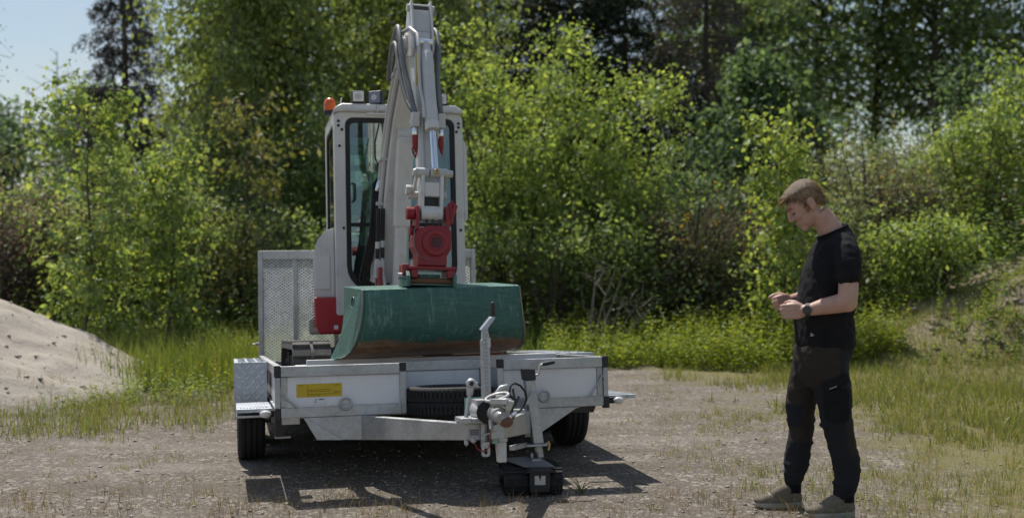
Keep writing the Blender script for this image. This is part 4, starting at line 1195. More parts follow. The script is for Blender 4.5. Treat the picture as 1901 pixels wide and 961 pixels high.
# corrugated hoses looping over the boom end
def corrugated(path, r, name, mat, step=0.012):
    P = [Vector(p) for p in path]
    # Catmull-Rom resample
    pts = []
    for i in range(len(P) - 1):
        p0, p1, p2, p3 = P[max(i - 1, 0)], P[i], P[i + 1], P[min(i + 2, len(P) - 1)]
        n = max(2, int((p2 - p1).length / step))
        for k in range(n):
            u = k / n
            pts.append(0.5 * ((2 * p1) + (p2 - p0) * u + (2 * p0 - 5 * p1 + 4 * p2 - p3) * u * u + (3 * p1 - p0 - 3 * p2 + p3) * u ** 3))
    pts.append(P[-1])
    rad = [r * (1.0 if k % 2 else 0.84) for k in range(len(pts))]
    AP(MB().tube(pts, rad, 10), name, mat, smooth=180)
corrugated([(-0.080, -1.27, 1.87), (-0.098, -1.23, 1.98), (-0.120, -1.14, 2.14), (-0.135, -1.06, 2.30), (-0.138, -0.98, 2.44), (-0.137, -0.90, 2.52), (-0.138, -0.80, 2.50), (-0.140, -0.66, 2.38), (-0.128, -0.50, 2.24)], 0.0195, 'hydraulic_hose', 'hose_grey')
corrugated([(-0.092, -1.26, 1.88), (-0.118, -1.20, 1.95), (-0.140, -1.10, 2.10), (-0.150, -1.00, 2.26), (-0.152, -0.90, 2.40), (-0.150, -0.75, 2.42), (-0.145, -0.60, 2.30)], 0.0145, 'hydraulic_hose', 'hose_grey')
corrugated([(0.094, -1.27, 1.87), (0.080, -1.25, 1.96), (0.082, -1.20, 2.06), (0.098, -1.12, 2.22), (0.120, -1.02, 2.38), (0.120, -0.93, 2.50), (0.105, -0.84, 2.52), (0.095, -0.72, 2.42), (0.09, -0.55, 2.26)], 0.0185, 'hydraulic_hose', 'hose_grey')
corrugated([(0.098, -1.26, 1.88), (0.094, -1.22, 2.00), (0.092, -1.12, 2.18), (0.094, -1.03, 2.32), (0.096, -0.95, 2.42), (0.094, -0.86, 2.43)], 0.014, 'hydraulic_hose', 'hose_grey')
AP(MB().tube([(-0.045, -1.19, 2.32), (-0.05, -1.14, 2.42), (-0.085, -1.06, 2.475), (-0.115, -0.96, 2.47)], 0.014, 8), 'steel_pipe', 'cast_white', smooth=60)
AP(MB().tube([(-0.045, -1.19, 2.32), (-0.048, -1.22, 2.18), (-0.046, -1.26, 2.04), (-0.030, -1.30, 1.93), (-0.028, -1.335, 1.83)], 0.011, 8), 'steel_pipe', 'machine_grey', smooth=60)
AP(MB().tube([(-0.022, -1.12, 2.30), (-0.030, -1.20, 2.02), (-0.030, -1.29, 1.72), (-0.030, -1.39, 1.36)], 0.010, 8), 'steel_pipe', 'machine_grey', smooth=60)
AP(MB().tube([(0.048, -1.27, 1.90), (0.062, -1.30, 1.78), (0.060, -1.33, 1.70)], 0.010, 8), 'steel_pipe', 'machine_grey', smooth=60)
AP(MB().box(-0.056, -0.049, -1.18, -1.13, 1.98, 2.28), 'arm_decal', 'yellow_sticker')
# black hose bundle beside the boom foot
hz = random.Random(11)
for k in range(6):
    x = -0.120 - 0.009 * k
    j = lambda a: hz.uniform(-a, a)
    pth = [(-0.105 + j(0.01), -0.02, 1.58 + j(0.03)), (x + 0.005, -0.10, 1.52 + j(0.03)), (x - 0.012 + j(0.01), -0.13, 1.36), (x - 0.02 + j(0.012), -0.12, 1.18), (x - 0.04 + j(0.02), -0.08, 1.00), (x - 0.05 + j(0.03), 0.02, 0.86), (x + 0.0, 0.10, 0.74)]
    AP(MB().tube(pth, 0.0105, 8), 'black_hose', 'black_rubber', smooth=60)
AP(MB().tube([(-0.135, -0.12, 1.50), (-0.125, -0.14, 1.55), (-0.105, -0.12, 1.57)], [0.018, 0.021, 0.018], 10), 'hose_elbow', 'chrome', smooth=60)
for x, z0 in ((-0.135, 1.02), (-0.100, 1.03), (0.110, 1.03)):
    hs = AP(MB().tube([(x, -0.19, 1.36), (x, -0.20, 1.20), (x, -0.205, 0.99)], 0.016, 10), 'black_hose', 'black_rubber', smooth=60)
    AP(MB().tube([(x, -0.205, z0 + 0.045), (x, -0.206, z0 + 0.095)], 0.019, 12), 'hose_sleeve', 'cast_white', smooth=50)
    AP(MB().tube([(x, -0.206, z0 - 0.03), (x, -0.206, z0 - 0.09)], [0.015, 0.018], 8), 'hose_fitting', 'cast_white', smooth=50)
AP(MB().box(-0.155, -0.085, -0.225, -0.165, 0.85, 0.98).tube([(-0.10, -0.21, 0.90), (-0.085, -0.23, 0.80), (-0.07, -0.235, 0.74)], 0.018, 8), 'valve_block', 'cast_white', bevel=0.006)

# tiltrotator
TRY = -1.475
ti = MB()
ti.prism([(-0.090, 0.862), (0.092, 0.862), (0.094, 0.93), (0.118, 0.975), (0.122, 1.09), (0.085, 1.105), (0.05, 1.118), (-0.03, 1.118), (-0.085, 1.10), (-0.116, 1.06), (-0.118, 0.985), (-0.094, 0.94)], 'y', TRY - 0.06, TRY + 0.11)
til = AP(ti, 'tiltrotator_body', 'red_paint', bevel=0.012, seg=3)
AP(MB().lathe([(0, 0), (0.086, 0), (0.086, 0.010), (0.078, 0.016), (0.05, 0.016), (0.048, 0.010), (0, 0.010)], (0.018, TRY - 0.061, 1.012), (0, -1, 0), 32), 'rotor_cover', 'red_paint', bevel=0.002, smooth=35)
em = MB()
em.torus((0.020, TRY - 0.073, 1.014), (0, 1, 0), 0.032, 0.003, 24, 6)
for k in range(6):
    a = pi * k / 3
    em.torus((0.020 + 0.018 * math.cos(a), TRY - 0.073, 1.014 + 0.018 * math.sin(a)), (0, 1, 0), 0.008, 0.002, 10, 5)
em.lathe([(0, 0), (0.006, 0), (0.006, 0.003)], (0.020, TRY - 0.072, 1.014), (0, -1, 0), 10)
AP(em, 'cover_emblem', 'print_dark')['kind'] = 'stuff'
for s in (-1, 1):
    x0, x1 = (-0.106, -0.082) if s < 0 else (0.084, 0.108)
    AP(MB().prism([(TRY - 0.05, 1.09), (TRY + 0.09, 1.09), (TRY + 0.07, 1.20), (TRY + 0.03, 1.245), (TRY - 0.02, 1.245), (TRY - 0.05, 1.19)], 'x', x0, x1), 'tilt_ear', 'red_paint', bevel=0.006)
AP(MB().cyl((-0.158, TRY + 0.01, 1.195), (-0.106, TRY + 0.01, 1.195), 0.040, 18).cyl((-0.135, TRY + 0.02, 1.09), (-0.107, TRY + 0.02, 1.09), 0.032, 14), 'tilt_pin', 'red_paint', bevel=0.006, smooth=40)
AP(MB().tube([(0.108, TRY, 1.13), (0.135, TRY, 1.20), (0.150, TRY, 1.255), (0.138, TRY, 1.275), (0.118, TRY, 1.255), (0.122, TRY, 1.20), (0.128, TRY, 1.14)], [0.020, 0.018, 0.018, 0.018, 0.018, 0.016, 0.016], 10), 'lifting_hook', 'red_paint', smooth=60)
hb = MB()
for x in (-0.04, 0.0, 0.045):
    hb.tube([(x, TRY - 0.02, 1.115), (x + 0.005, TRY - 0.03, 1.140), (x + 0.01, TRY, 1.16)], 0.009, 8)
AP(hb, 'rotor_hoses', 'dark_steel', smooth=60)['kind'] = 'stuff'
AP(MB().tube([(-0.115, TRY - 0.07, 1.10), (-0.128, TRY - 0.08, 1.03), (-0.115, TRY - 0.085, 0.97), (-0.085, TRY - 0.08, 0.92), (-0.03, TRY - 0.075, 0.905)], 0.003, 5), 'control_wire', 'hose_grey')
AP(MB().box(-0.150, 0.145, TRY - 0.09, TRY + 0.14, 0.840, 0.8615), 'hitch_flange', 'red_paint', bevel=0.006)
for s in (-1, 1):
    x0, x1 = (-0.138, -0.095) if s < 0 else (0.090, 0.138)
    AP(MB().box(x0, x1, TRY - 0.095, TRY + 0.10, 0.790, 0.8395), 'hitch_block', 'red_paint', bevel=0.006)
AP(MB().box(-0.185, -0.139, TRY - 0.05, TRY + 0.08, 0.80, 0.875), 'hitch_lock', 'red_paint', bevel=0.008)
AP(MB().cyl((-0.21, TRY - 0.02, 0.80), (-0.165, TRY - 0.02, 0.80), 0.022, 14), 'hitch_pin', 'galvanised', smooth=50)

# --- bucket, tilted a little and turned by the rotator
BK = Matrix.Translation((0.066, 0.434, 0.742)) @ Matrix.Rotation(R(7.5), 4, 'Z') @ Matrix.Rotation(R(-1.0), 4, 'Y') @ Matrix.Translation((0, 0, -0.745))
def flare(mb):
    mb.v = [(x * (1 + 0.15 * max(0.0, min(1.0, (0.735 - z) / 0.43)) ** 2.0), y, z) for x, y, z in mb.v]
    return mb
def KP(mb, name, mat, parent=None, **k):
    return flare(mb).build(name, mat, parent or exc, off=XO, xf=BK, **k)
prof = [(0.48, 0.774), (0.02, 0.739), (0.000, 0.732), (-0.004, 0.70), (-0.007, 0.64), (-0.004, 0.58), (0.004, 0.52), (0.020, 0.465), (0.052, 0.412), (0.108, 0.368), (0.205, 0.338), (0.35, 0.320), (0.50, 0.310), (0.64, 0.304)]
inn = []
for i, (y, z) in enumerate(prof):
    a = prof[max(i - 1, 0)]; b = prof[min(i + 1, len(prof) - 1)]
    d = Vector((b[0] - a[0], b[1] - a[1])).normalized()
    inn.append((y - d.y * 0.014, z + d.x * 0.014))
hw = 0.49
# many columns across so that the sheet has dents
NXB = 24
vs, fs = [], []
drn = random.Random(2)
n = len(prof)
for i in range(NXB + 1):
    x = -hw + 2 * hw * i / NXB
    for k, (y, z) in enumerate(prof):
        dent = 0.004 * math.sin(9 * x + 3 * z) * math.sin(14 * z + 2 * x) if 2 < k < n - 2 else 0
        vs.append((x, y + dent, z))
    for (y, z) in inn[::-1]:
        vs.append((x, y, z))
m2 = 2 * n
for i in range(NXB):
    for k in range(m2):
        a, b = i * m2 + k, i * m2 + (k + 1) % m2
        fs.append((a, b, b + m2, a + m2))
fs += [tuple(range(m2)), tuple(NXB * m2 + k for k in reversed(range(m2)))]
bucket = KP(MB().add(vs, fs), 'bucket_shell', 'bucket_green', smooth=40)
side = prof[1:] + [(0.60, 0.35), (0.53, 0.41), (0.486, 0.50), (0.480, 0.62), (0.482, 0.774)]
for s in (-1, 1):
    KP(MB().prism(side, 'x', s * 0.4905 if s > 0 else -0.508, s * 0.508 if s > 0 else -0.4905), 'bucket_side', 'bucket_side_green', bevel=0.004)
    ed = [(s * 0.5085, y - 0.003, z) for y, z in prof[2:12]]
    KP(MB().tube(ed, 0.0045, 6), 'side_weld', 'worn_steel', smooth=60)
KP(MB().torus((-0.513, 0.22, 0.665), (1, 0, 0), 0.035, 0.004, 18, 6), 'side_mark', 'bucket_side_green', smooth=60)
KP(MB().box(-0.515, 0.515, 0.56, 0.68, 0.288, 0.303), 'cutting_edge', 'rust', bevel=0.004)
# hitch bracket of the bucket
for s in (-1, 1):
    x0, x1 = (-0.168, -0.145) if s < 0 else (0.122, 0.145)
    AP(MB().prism([(TRY - 0.115, 0.735), (TRY + 0.16, 0.74), (TRY + 0.15, 0.80), (TRY + 0.05, 0.835), (TRY - 0.08, 0.830), (TRY - 0.115, 0.80)], 'x', x0, x1), 'bucket_bracket', 'bucket_side_green', bevel=0.004)
AP(MB().box(-0.144, 0.121, TRY - 0.08, TRY + 0.15, 0.745, 0.752), 'bracket_plate', 'bucket_side_green')
AP(MB().cyl((-0.144, TRY - 0.06, 0.772), (0.121, TRY - 0.06, 0.772), 0.018, 16), 'bracket_pin', 'rust', smooth=50)
AP(MB().box(-0.08, 0.06, TRY - 0.02, TRY + 0.04, 0.79, 0.815), 'bracket_bar', 'bucket_side_green', bevel=0.004)
# ================================================================== vegetation
def leaf_material(name, trans=0.45, gloss=0.07, boost=(1.25, 1.25, 0.7), rough=0.38):
    t = NT(name)
    t.t.nodes.remove(t.b)
    a = t.n('ShaderNodeVertexColor'); a.layer_name = 'Col'
    df = t.n('ShaderNodeBsdfDiffuse')
    t.l(a.outputs[0], df.inputs['Color'])
    tl = t.n('ShaderNodeBsdfTranslucent')
    t.l(t.mix(1.0, a.outputs[0], boost, 'MULTIPLY'), tl.inputs['Color'])
    gs = t.n('ShaderNodeBsdfGlossy', Roughness=rough)
    gs.inputs['Color'].default_value = (0.9, 0.95, 0.9, 1)
    m1 = t.n('ShaderNodeMixShader'); m1.inputs[0].default_value = trans
    t.l(df.outputs[0], m1.inputs[1]); t.l(tl.outputs[0], m1.inputs[2])
    m2 = t.n('ShaderNodeMixShader'); m2.inputs[0].default_value = gloss
    t.l(m1.outputs[0], m2.inputs[1]); t.l(gs.outputs[0], m2.inputs[2])
    t.l(m2.outputs[0], t.out.inputs['Surface'])
    M[name] = t.m
leaf_material('foliage', 0.58, 0.05, (1.2, 1.15, 0.8), 0.55)
leaf_material('herb_leaves', 0.5, 0.025, (1.2, 1.2, 0.5), 0.55)
leaf_material('needles', 0.2, 0.03, (1.1, 1.1, 0.8))
leaf_material('grass_blades', 0.42, 0.05, (1.2, 1.15, 0.6))
def bark(name, c1, c2):
    t = NT(name)
    n = t.noise(9, 6, 0.7, stretch=(1, 1, 0.25))
    t.base(t.mix(t.rng(n, 0.35, 0.65), c1, c2)); t.rough(0.9)
    t.bump(n, 0.5, 0.02)
    M[name] = t.m
bark('bark', (0.045, 0.036, 0.028), (0.12, 0.10, 0.08))
bark('bark_dead', (0.14, 0.115, 0.095), (0.28, 0.25, 0.21))

def unit(v):
    return v / np.maximum(np.linalg.norm(v, axis=-1, keepdims=True), 1e-9)

def leaves_mesh(P, D, size, aspect, cols, rg, fold=0.25, updir=0.5):
    """one folded diamond per leaf: base P, axis D"""
    N = len(P)
    D = unit(D)
    nrm = unit(rg.normal(size=(N, 3)) * 0.62 + np.array([0, 0, updir]) + np.array(sd[:]) * 0.55)   # leaves turn to the light
    S = unit(np.cross(D, nrm))
    U = np.cross(S, D)
    L = size[:, None]; Wd = L * aspect
    mid = P + D * L * 0.42
    V = np.stack([P, mid + S * Wd * 0.5 - U * Wd * fold * 0.3, P + D * L - U * L * 0.10, mid - S * Wd * 0.5 - U * Wd * fold * 0.3], 1).reshape(-1, 3)
    F = np.arange(N * 4).reshape(N, 4)
    return V, F, np.repeat(cols, 4, axis=0)

def tubes_np(paths):
    """paths: list of (points (n,3), radii (n)), five-sided tubes"""
    Vs, Fs, o = [], [], 0
    for P, r, sg in paths:
        n = len(P)
        d = unit(np.gradient(P, axis=0))
        a = np.where(np.abs(d[:, 2:3]) < 0.9, np.array([[0, 0, 1.0]]), np.array([[1.0, 0, 0]]))
        s = unit(np.cross(d, a)); u = np.cross(d, s)
        an = np.arange(sg) * 2 * pi / sg
        ring = P[:, None] + (s[:, None] * np.cos(an)[None, :, None] + u[:, None] * np.sin(an)[None, :, None]) * np.asarray(r)[:, None, None]
        Vs.append(ring.reshape(-1, 3))
        i = np.arange(n - 1)[:, None] * sg; k = np.arange(sg)[None]
        k2 = (k + 1) % sg
        Fs.append(np.stack([i + k, i + k2, i + sg + k2, i + sg + k], -1).reshape(-1, 4) + o)
        o += n * sg
    return np.concatenate(Vs), np.concatenate(Fs)

def palette(rg, N, cols, jitter=0.18):
    c = np.array(cols, float)
    w = rg.random(N) * (len(c) - 1)
    i = np.minimum(w.astype(int), len(c) - 2) if len(c) > 1 else np.zeros(N, int)
    f = (w - i)[:, None]
    base = c[i] * (1 - f) + c[np.minimum(i + 1, len(c) - 1)] * f
    return base * (1 + (rg.random((N, 1)) - 0.5) * 2 * jitter)

def plant(name, label, cat, x, y, h, rad, seed, cols, stems=1, z0=0.25, limbs=40, twigs=9, leaves=7, leaf=0.06, aspect=0.62,
          shape='round', droop=0.25, twig=0.45, trunk_r=0.06, up=0.5, spread=0.10, mat='foliage', barkm='bark', group=None, clump=1.25,
          lean=(0, 0), flowers=None, ex=1.0, show_twigs=True, zbase=None, root=None, tips=0.35):
    rg = np.random.default_rng(seed)
    gz = float(height(x, y)) - 0.03 if zbase is None else zbase
    paths, tw_s, tw_d = [], [], []
    if clump: twigs = int(twigs * 1.5)
    if y < 25: leaf *= 0.86; leaves = int(round(leaves * 1.12))
    per = max(1, limbs // stems)
    for si in range(stems):
        az = 2 * pi * (si + rg.random() * 0.7) / stems
        out = 0 if stems == 1 else rad * rg.uniform(0.18, 0.75)
        hh = h * (1 if stems == 1 else rg.uniform(0.62, 1.0))
        n = 9
        tt = np.linspace(0, 1, n)
        wob = np.cumsum(rg.normal(size=(n, 2)) * 0.03 * h / 4, axis=0)
        px = np.cos(az) * out * tt ** 1.3 + wob[:, 0] + lean[0] * tt
        py = np.sin(az) * out * tt ** 1.3 + wob[:, 1] + lean[1] * tt
        b0 = np.array([np.cos(az), np.sin(az)]) * (0.0 if stems == 1 else 0.12 * rad)
        St = np.stack([px + b0[0], py + b0[1], hh * tt], -1)
        tr = trunk_r * (1 if stems == 1 else 0.55)
        paths.append((St, tr * (1 - 0.86 * tt), 7))
        for li in range(per):
            t = z0 + (1 - z0) * ((li + rg.random()) / per)
            p0 = np.array([np.interp(t, tt, St[:, k]) for k in range(3)])
            u = (t - z0) / (1 - z0)
            if shape == 'round': rr = math.sqrt(max(0.05, 1 - (2 * u - 0.85) ** 2)) if u > 0.05 else 0.5
            elif shape == 'cone': rr = (1 - u) * 0.95 + 0.08
            elif shape == 'column': rr = 0.75 + 0.25 * math.sin(u * pi)
            else: rr = min(1.0, 0.55 + 0.6 * u) * (1 if u < 0.75 else (1 - (u - 0.75) * 2.2))
            ln = rad * rr * rg.uniform(0.55, 1.18) * (1 if stems == 1 else 0.62)
            a = li * 2.399963 + rg.normal() * 0.5 + si
            dirh = np.array([math.cos(a) * ex, math.sin(a), 0])
            m = 5
            s = np.linspace(0, 1, m)[:, None]
            LP = p0 + dirh * ln * s + np.array([0, 0, 1.0]) * ln * (up * s - droop * s ** 2 * 1.6) + np.cumsum(rg.normal(size=(m, 3)) * 0.035 * ln, axis=0) * (s > 0)
            paths.append((LP, max(0.006, tr * 0.38 * (1 - 0.6 * t)) * (1 - 0.75 * s[:, 0]), 5))
            for _ in range(twigs):
                q = rg.uniform(0.12, 1.0) ** 0.9
                b = np.array([np.interp(q, s[:, 0], LP[:, k]) for k in range(3)])
                d = dirh * rg.uniform(0.0, 0.9) + rg.normal(size=3) * 0.55 + np.array([0, 0, 0.35 - droop * 1.6])
                d = d / np.linalg.norm(d) * twig * rg.uniform(0.45, 1.15)
                tw_s.append(b); tw_d.append(d)
    S = np.array(tw_s); D = np.array(tw_d)
    if clump:
        E_ = S + D * 0.6
        k = fbm(E_[:, 0] * clump + seed + E_[:, 1] * clump * 0.5, E_[:, 2] * clump * 1.25 + E_[:, 1] * clump * 0.8, seed, 3) > 0.46
        S, D = S[k], D[k]
    nt = len(S)
    if show_twigs:
        for i in range(0, nt, 3):
            e = S[i] + D[i]
            paths.append((np.stack([S[i], S[i] + D[i] * 0.5 + np.array([0, 0, 0.02]), e - np.array([0, 0, droop * 0.10])]), np.array([0.006, 0.004, 0.002]), 3))
    f = rg.random((nt, leaves, 1)) ** 0.8
    P = S[:, None] + D[:, None] * f - np.array([0, 0, 1.0]) * (f ** 2) * droop * twig * 0.5 + rg.normal(size=(nt, leaves, 3)) * spread * (0.35 + f)
    P = P.reshape(-1, 3)
    LD = np.repeat(unit(D), leaves, 0) * 0.6 + rg.normal(size=(len(P), 3)) * 0.6 + np.array([0, 0, -0.35 - droop])
    sz = leaf * np.clip(np.exp(rg.normal(size=len(P)) * 0.32), 0.4, 1.7)
    P[:, 2] = np.maximum(P[:, 2], 0.05)
    tone = np.repeat(rg.uniform(0.82, 1.18, nt), leaves)[:, None]
    C = palette(rg, len(P), cols) * tone
    # fresh tips at the outside of the crown are yellower
    rel = np.clip((f.reshape(-1) - 0.55) * 2.2, 0, 1)[:, None] * tips
    C = C * (1 - rel) + C * np.array([1.45, 1.22, 0.75]) * rel
    V, F, CC = leaves_mesh(P, LD, sz, aspect, np.clip(C, 0.002, 0.9), rg)
    r = root or empty(name, (x, y, gz))
    if root is None:
        tag(r, label, cat, group)
    tv, tf = tubes_np(paths)
    tk = raw_mesh('trunk' if stems == 1 else 'stems', tv, tf, barkm, None, True)
    tk.parent = r
    cr = raw_mesh('crown', V, F, mat, CC)
    cr.parent = r
    if flowers:
        nF, size, fc = flowers
        idx = rg.choice(len(P), nF)
        PP = P[idx] + rg.normal(size=(nF, 3)) * 0.03 + np.array([0, 0, 0.03])
        reps = 5
        PP = np.repeat(PP, reps, 0) + rg.normal(size=(nF * reps, 3)) * size * 0.7
        FV, FF, FC = leaves_mesh(PP, rg.normal(size=(nF * reps, 3)) + np.array([0, 0, 0.6]), size * rg.uniform(0.6, 1.2, nF * reps), 0.8, palette(rg, nF * reps, fc), rg)
        fl = raw_mesh('blossoms', FV, FF, mat, FC)
        fl.parent = r
        fl['kind'] = 'stuff'
    return r

def conifer(name, label, x, y, h, rad, seed, cols, zlow=0.15, whorls=26, per=6, droop=0.35, needle=0.11, trunk_r=0.16, hang=0.35, dens=26, lean=(0, 0), barkm='bark', cat='tree', group=None):
    rg = np.random.default_rng(seed)
    gz = float(height(x, y)) - 0.05
    tt = np.linspace(0, 1, 8)
    St = np.stack([lean[0] * tt + np.cumsum(rg.normal(size=8) * 0.03), lean[1] * tt, h * tt], -1)
    paths = [(St, trunk_r * (1 - 0.9 * tt), 9)]
    S, D = [], []
    for w in range(whorls):
        t = zlow + (1 - zlow) * (w + rg.random() * 0.6) / whorls
        p0 = np.array([np.interp(t, tt, St[:, k]) for k in range(3)])
        u = (t - zlow) / (1 - zlow)
        for k in range(per):
            if rg.random() < 0.12: continue
            a = 2 * pi * (k + rg.random()) / per + w
            ln = rad * (1.02 - u) ** 0.75 * rg.uniform(0.6, 1.15)
            dh = np.array([math.cos(a), math.sin(a), 0])
            s = np.linspace(0, 1, 6)[:, None]
            LP = p0 + dh * ln * s + np.array([0, 0, 1.0]) * ln * (0.15 * s - droop * s ** 2 + 0.12 * s ** 4) + np.cumsum(rg.normal(size=(6, 3)) * 0.02 * ln, axis=0)
            paths.append((LP, np.maximum(0.004, trunk_r * 0.16 * (1 - u * 0.5) * (1 - s[:, 0])), 4))
            n = max(3, int(ln * 10))
            for j in range(n):
                q = 0.15 + 0.85 * (j + rg.random()) / n
                b = np.array([np.interp(q, s[:, 0], LP[:, m]) for m in range(3)])
                sd_ = np.cross(dh, [0, 0, 1]) * rg.choice([-1, 1])
                d = sd_ * rg.uniform(0.2, 0.8) + dh * 0.5 + np.array([0, 0, -hang * rg.uniform(0.4, 1.6)])
                S.append(b); D.append(d / np.linalg.norm(d) * rg.uniform(0.18, 0.5) * (0.6 + 0.4 * ln))
    S, D = np.array(S), np.array(D)
    nt = len(S)
    f = rg.random((nt, dens, 1))
    P = (S[:, None] + D[:, None] * f + rg.normal(size=(nt, dens, 3)) * 0.035).reshape(-1, 3)
    LD = np.repeat(unit(D), dens, 0) * 0.7 + rg.normal(size=(len(P), 3)) * 0.5
    C = palette(rg, len(P), cols) * np.repeat(rg.uniform(0.7, 1.3, nt), dens)[:, None]
    V, F, CC = leaves_mesh(P, LD, needle * rg.uniform(0.6, 1.2, len(P)), 0.26, np.clip(C, 0.002, 0.5), rg, updir=0.2)
    r = empty(name, (x, y, gz))
    tag(r, label, cat, group)
    tv, tf = tubes_np(paths)
    raw_mesh('trunk', tv, tf, barkm, None, True).parent = r
    raw_mesh('crown', V, F, 'needles', CC).parent = r
    return r

# colours of living leaves
BRIGHT = [(0.050, 0.092, 0.012), (0.085, 0.135, 0.016), (0.120, 0.165, 0.022)]
MID = [(0.032, 0.064, 0.012), (0.055, 0.094, 0.016), (0.080, 0.118, 0.022)]
DEEP = [(0.016, 0.038, 0.010), (0.028, 0.056, 0.013), (0.042, 0.074, 0.018)]
PALE = [(0.085, 0.115, 0.026), (0.115, 0.145, 0.036), (0.150, 0.175, 0.052)]
BIRCH = [(0.050, 0.085, 0.012), (0.078, 0.118, 0.017), (0.105, 0.140, 0.024)]
MAPLE = [(0.085, 0.135, 0.014), (0.130, 0.170, 0.018), (0.170, 0.190, 0.022)]
BROOM = [(0.060, 0.062, 0.022), (0.088, 0.078, 0.032), (0.072, 0.092, 0.022)]
BROWN = [(0.062, 0.048, 0.028), (0.090, 0.066, 0.036), (0.052, 0.058, 0.022)]
PINE = [(0.012, 0.022, 0.010), (0.020, 0.032, 0.014), (0.032, 0.040, 0.018)]
DRYCON = [(0.050, 0.046, 0.026), (0.034, 0.042, 0.018), (0.070, 0.056, 0.034)]
LARCH = [(0.040, 0.055, 0.020), (0.064, 0.068, 0.030), (0.075, 0.062, 0.036)]

for _p, _k in ((BRIGHT, 2.55), (MID, 2.65), (DEEP, 2.6), (PALE, 1.6), (BIRCH, 2.5), (MAPLE, 1.5), (BROOM, 1.7), (BROWN, 1.5), (DRYCON, 1.5), (LARCH, 1.6)):
    _p[:] = [(q[0] * _k * 1.27, q[1] * _k * 1.10, q[2] * _k * 2.1) for q in _p]      # reflected plus transmitted share

# --- far left
plant('broadleaf_tree', 'dark green round broadleaf tree against the sky, far left', 'tree', -14.30, 33.0, 5.30, 2.60, 101, DEEP, limbs=60, twigs=12, leaves=14, leaf=0.13, twig=0.7, trunk_r=0.16, spread=0.18, z0=0.12)
plant('broadleaf_tree', 'dark green broadleaf tree left of the brown conifer', 'tree', -11.20, 31.0, 5.40, 2.20, 102, DEEP, limbs=54, twigs=11, leaves=14, leaf=0.13, twig=0.7, trunk_r=0.15, spread=0.18, z0=0.12)
plant('bare_tree', 'thin half bare tree poking above the far left trees', 'tree', -12.70, 33.5, 6.90, 0.80, 103, DRYCON, limbs=26, twigs=3, leaves=2, leaf=0.10, twig=0.5, trunk_r=0.07, barkm='bark_dead', z0=0.55, up=0.6, droop=0.1)
plant('birch_tree', 'tree whose leafy edge just enters the frame at far left', 'tree', -9.22, 19.6, 5.62, 1.00, 104, MID, limbs=34, twigs=8, leaves=8, leaf=0.07, twig=0.4, z0=0.5)
conifer('spruce_tree', 'tall brownish half dead spruce left of the drooping birch', -8.4, 26, 8.3, 2.0, 105, DRYCON, zlow=0.10, whorls=30, per=7, droop=0.30, needle=0.12, hang=0.6, dens=22, barkm='bark_dead', lean=(-0.35, 0))
plant('birch_tree', 'large drooping yellow green birch behind the cab, left', 'tree', -4.45, 21.5, 8.20, 2.25, 106, BIRCH, limbs=130, twigs=19, leaves=21, leaf=0.10, twig=0.75, trunk_r=0.15, droop=0.62, up=0.55, spread=0.14, z0=0.10, shape='column', clump=0.0)
plant('birch_tree', 'drooping birch directly behind the excavator boom', 'tree', -1.90, 22.5, 7.80, 2.00, 107, BIRCH, limbs=104, twigs=18, leaves=20, leaf=0.10, twig=0.7, trunk_r=0.13, droop=0.55, up=0.5, spread=0.14, z0=0.10, shape='column', clump=0.0)
# left shrubs
plant('willow_shrub', 'grey green willow shrub at the far left edge', 'shrub', -9.90, 21.5, 3.30, 1.70, 108, PALE, stems=7, limbs=70, twigs=9, leaves=10, leaf=0.085, aspect=0.3, twig=0.5, z0=0.15)
plant('elder_shrub', 'pale flowering shrub behind the sand heap', 'shrub', -6.99, 17.9, 2.78, 1.43, 109, PALE + BRIGHT, stems=7, limbs=77, twigs=9, leaves=9, leaf=0.075, twig=0.4, z0=0.12, flowers=(150, 0.05, [(0.45, 0.45, 0.33), (0.62, 0.62, 0.5)]))
plant('broom_shrub', 'brown twiggy shrub at the left edge above the sand', 'shrub', -7.18, 16.6, 2.09, 1.06, 110, BROWN, stems=12, limbs=84, twigs=8, leaves=8, leaf=0.06, aspect=0.32, twig=0.45, z0=0.1, up=1.0, droop=0.05)
plant('maple_sapling', 'tall maple sapling with big yellow green leaves, left', 'tree', -5.25, 14.6, 3.45, 0.70, 111, MID + BRIGHT + MAPLE[:1], limbs=44, twigs=6, leaves=12, leaf=0.07, aspect=0.85, twig=0.32, trunk_r=0.028, z0=0.12, shape='column', droop=0.35, spread=0.07, tips=0.5)
plant('maple_sapling', 'shorter maple sapling beside the tall left one', 'tree', -4.45, 15.2, 2.70, 0.60, 112, MID + BRIGHT + MAPLE[:1], limbs=38, twigs=6, leaves=12, leaf=0.068, aspect=0.85, twig=0.32, trunk_r=0.025, z0=0.12, shape='column', droop=0.35, spread=0.07, tips=0.5)
plant('rowan_sapling', 'sapling with reddish young leaves left of the cab', 'tree', -3.78, 16.6, 3.37, 0.64, 113, [(0.13, 0.16, 0.04), (0.20, 0.17, 0.06), (0.14, 0.19, 0.04), (0.26, 0.26, 0.14)], limbs=40, twigs=6, leaves=7, leaf=0.10, aspect=0.5, twig=0.34, trunk_r=0.026, z0=0.15, shape='column', spread=0.08)
plant('hazel_shrub', 'mid green shrub under the big birch', 'shrub', -5.17, 19.2, 3.41, 1.58, 114, MID, stems=7, limbs=84, twigs=10, leaves=11, leaf=0.075, twig=0.5, z0=0.12)
plant('apple_shrub', 'whitish leaved low shrub left of the mesh ramp', 'shrub', -4.25, 17.3, 2.30, 1.22, 115, PALE + MID, stems=7, limbs=77, twigs=9, leaves=10, leaf=0.07, twig=0.42, z0=0.1, flowers=(40, 0.035, [(0.55, 0.55, 0.45), (0.6, 0.6, 0.5)]))
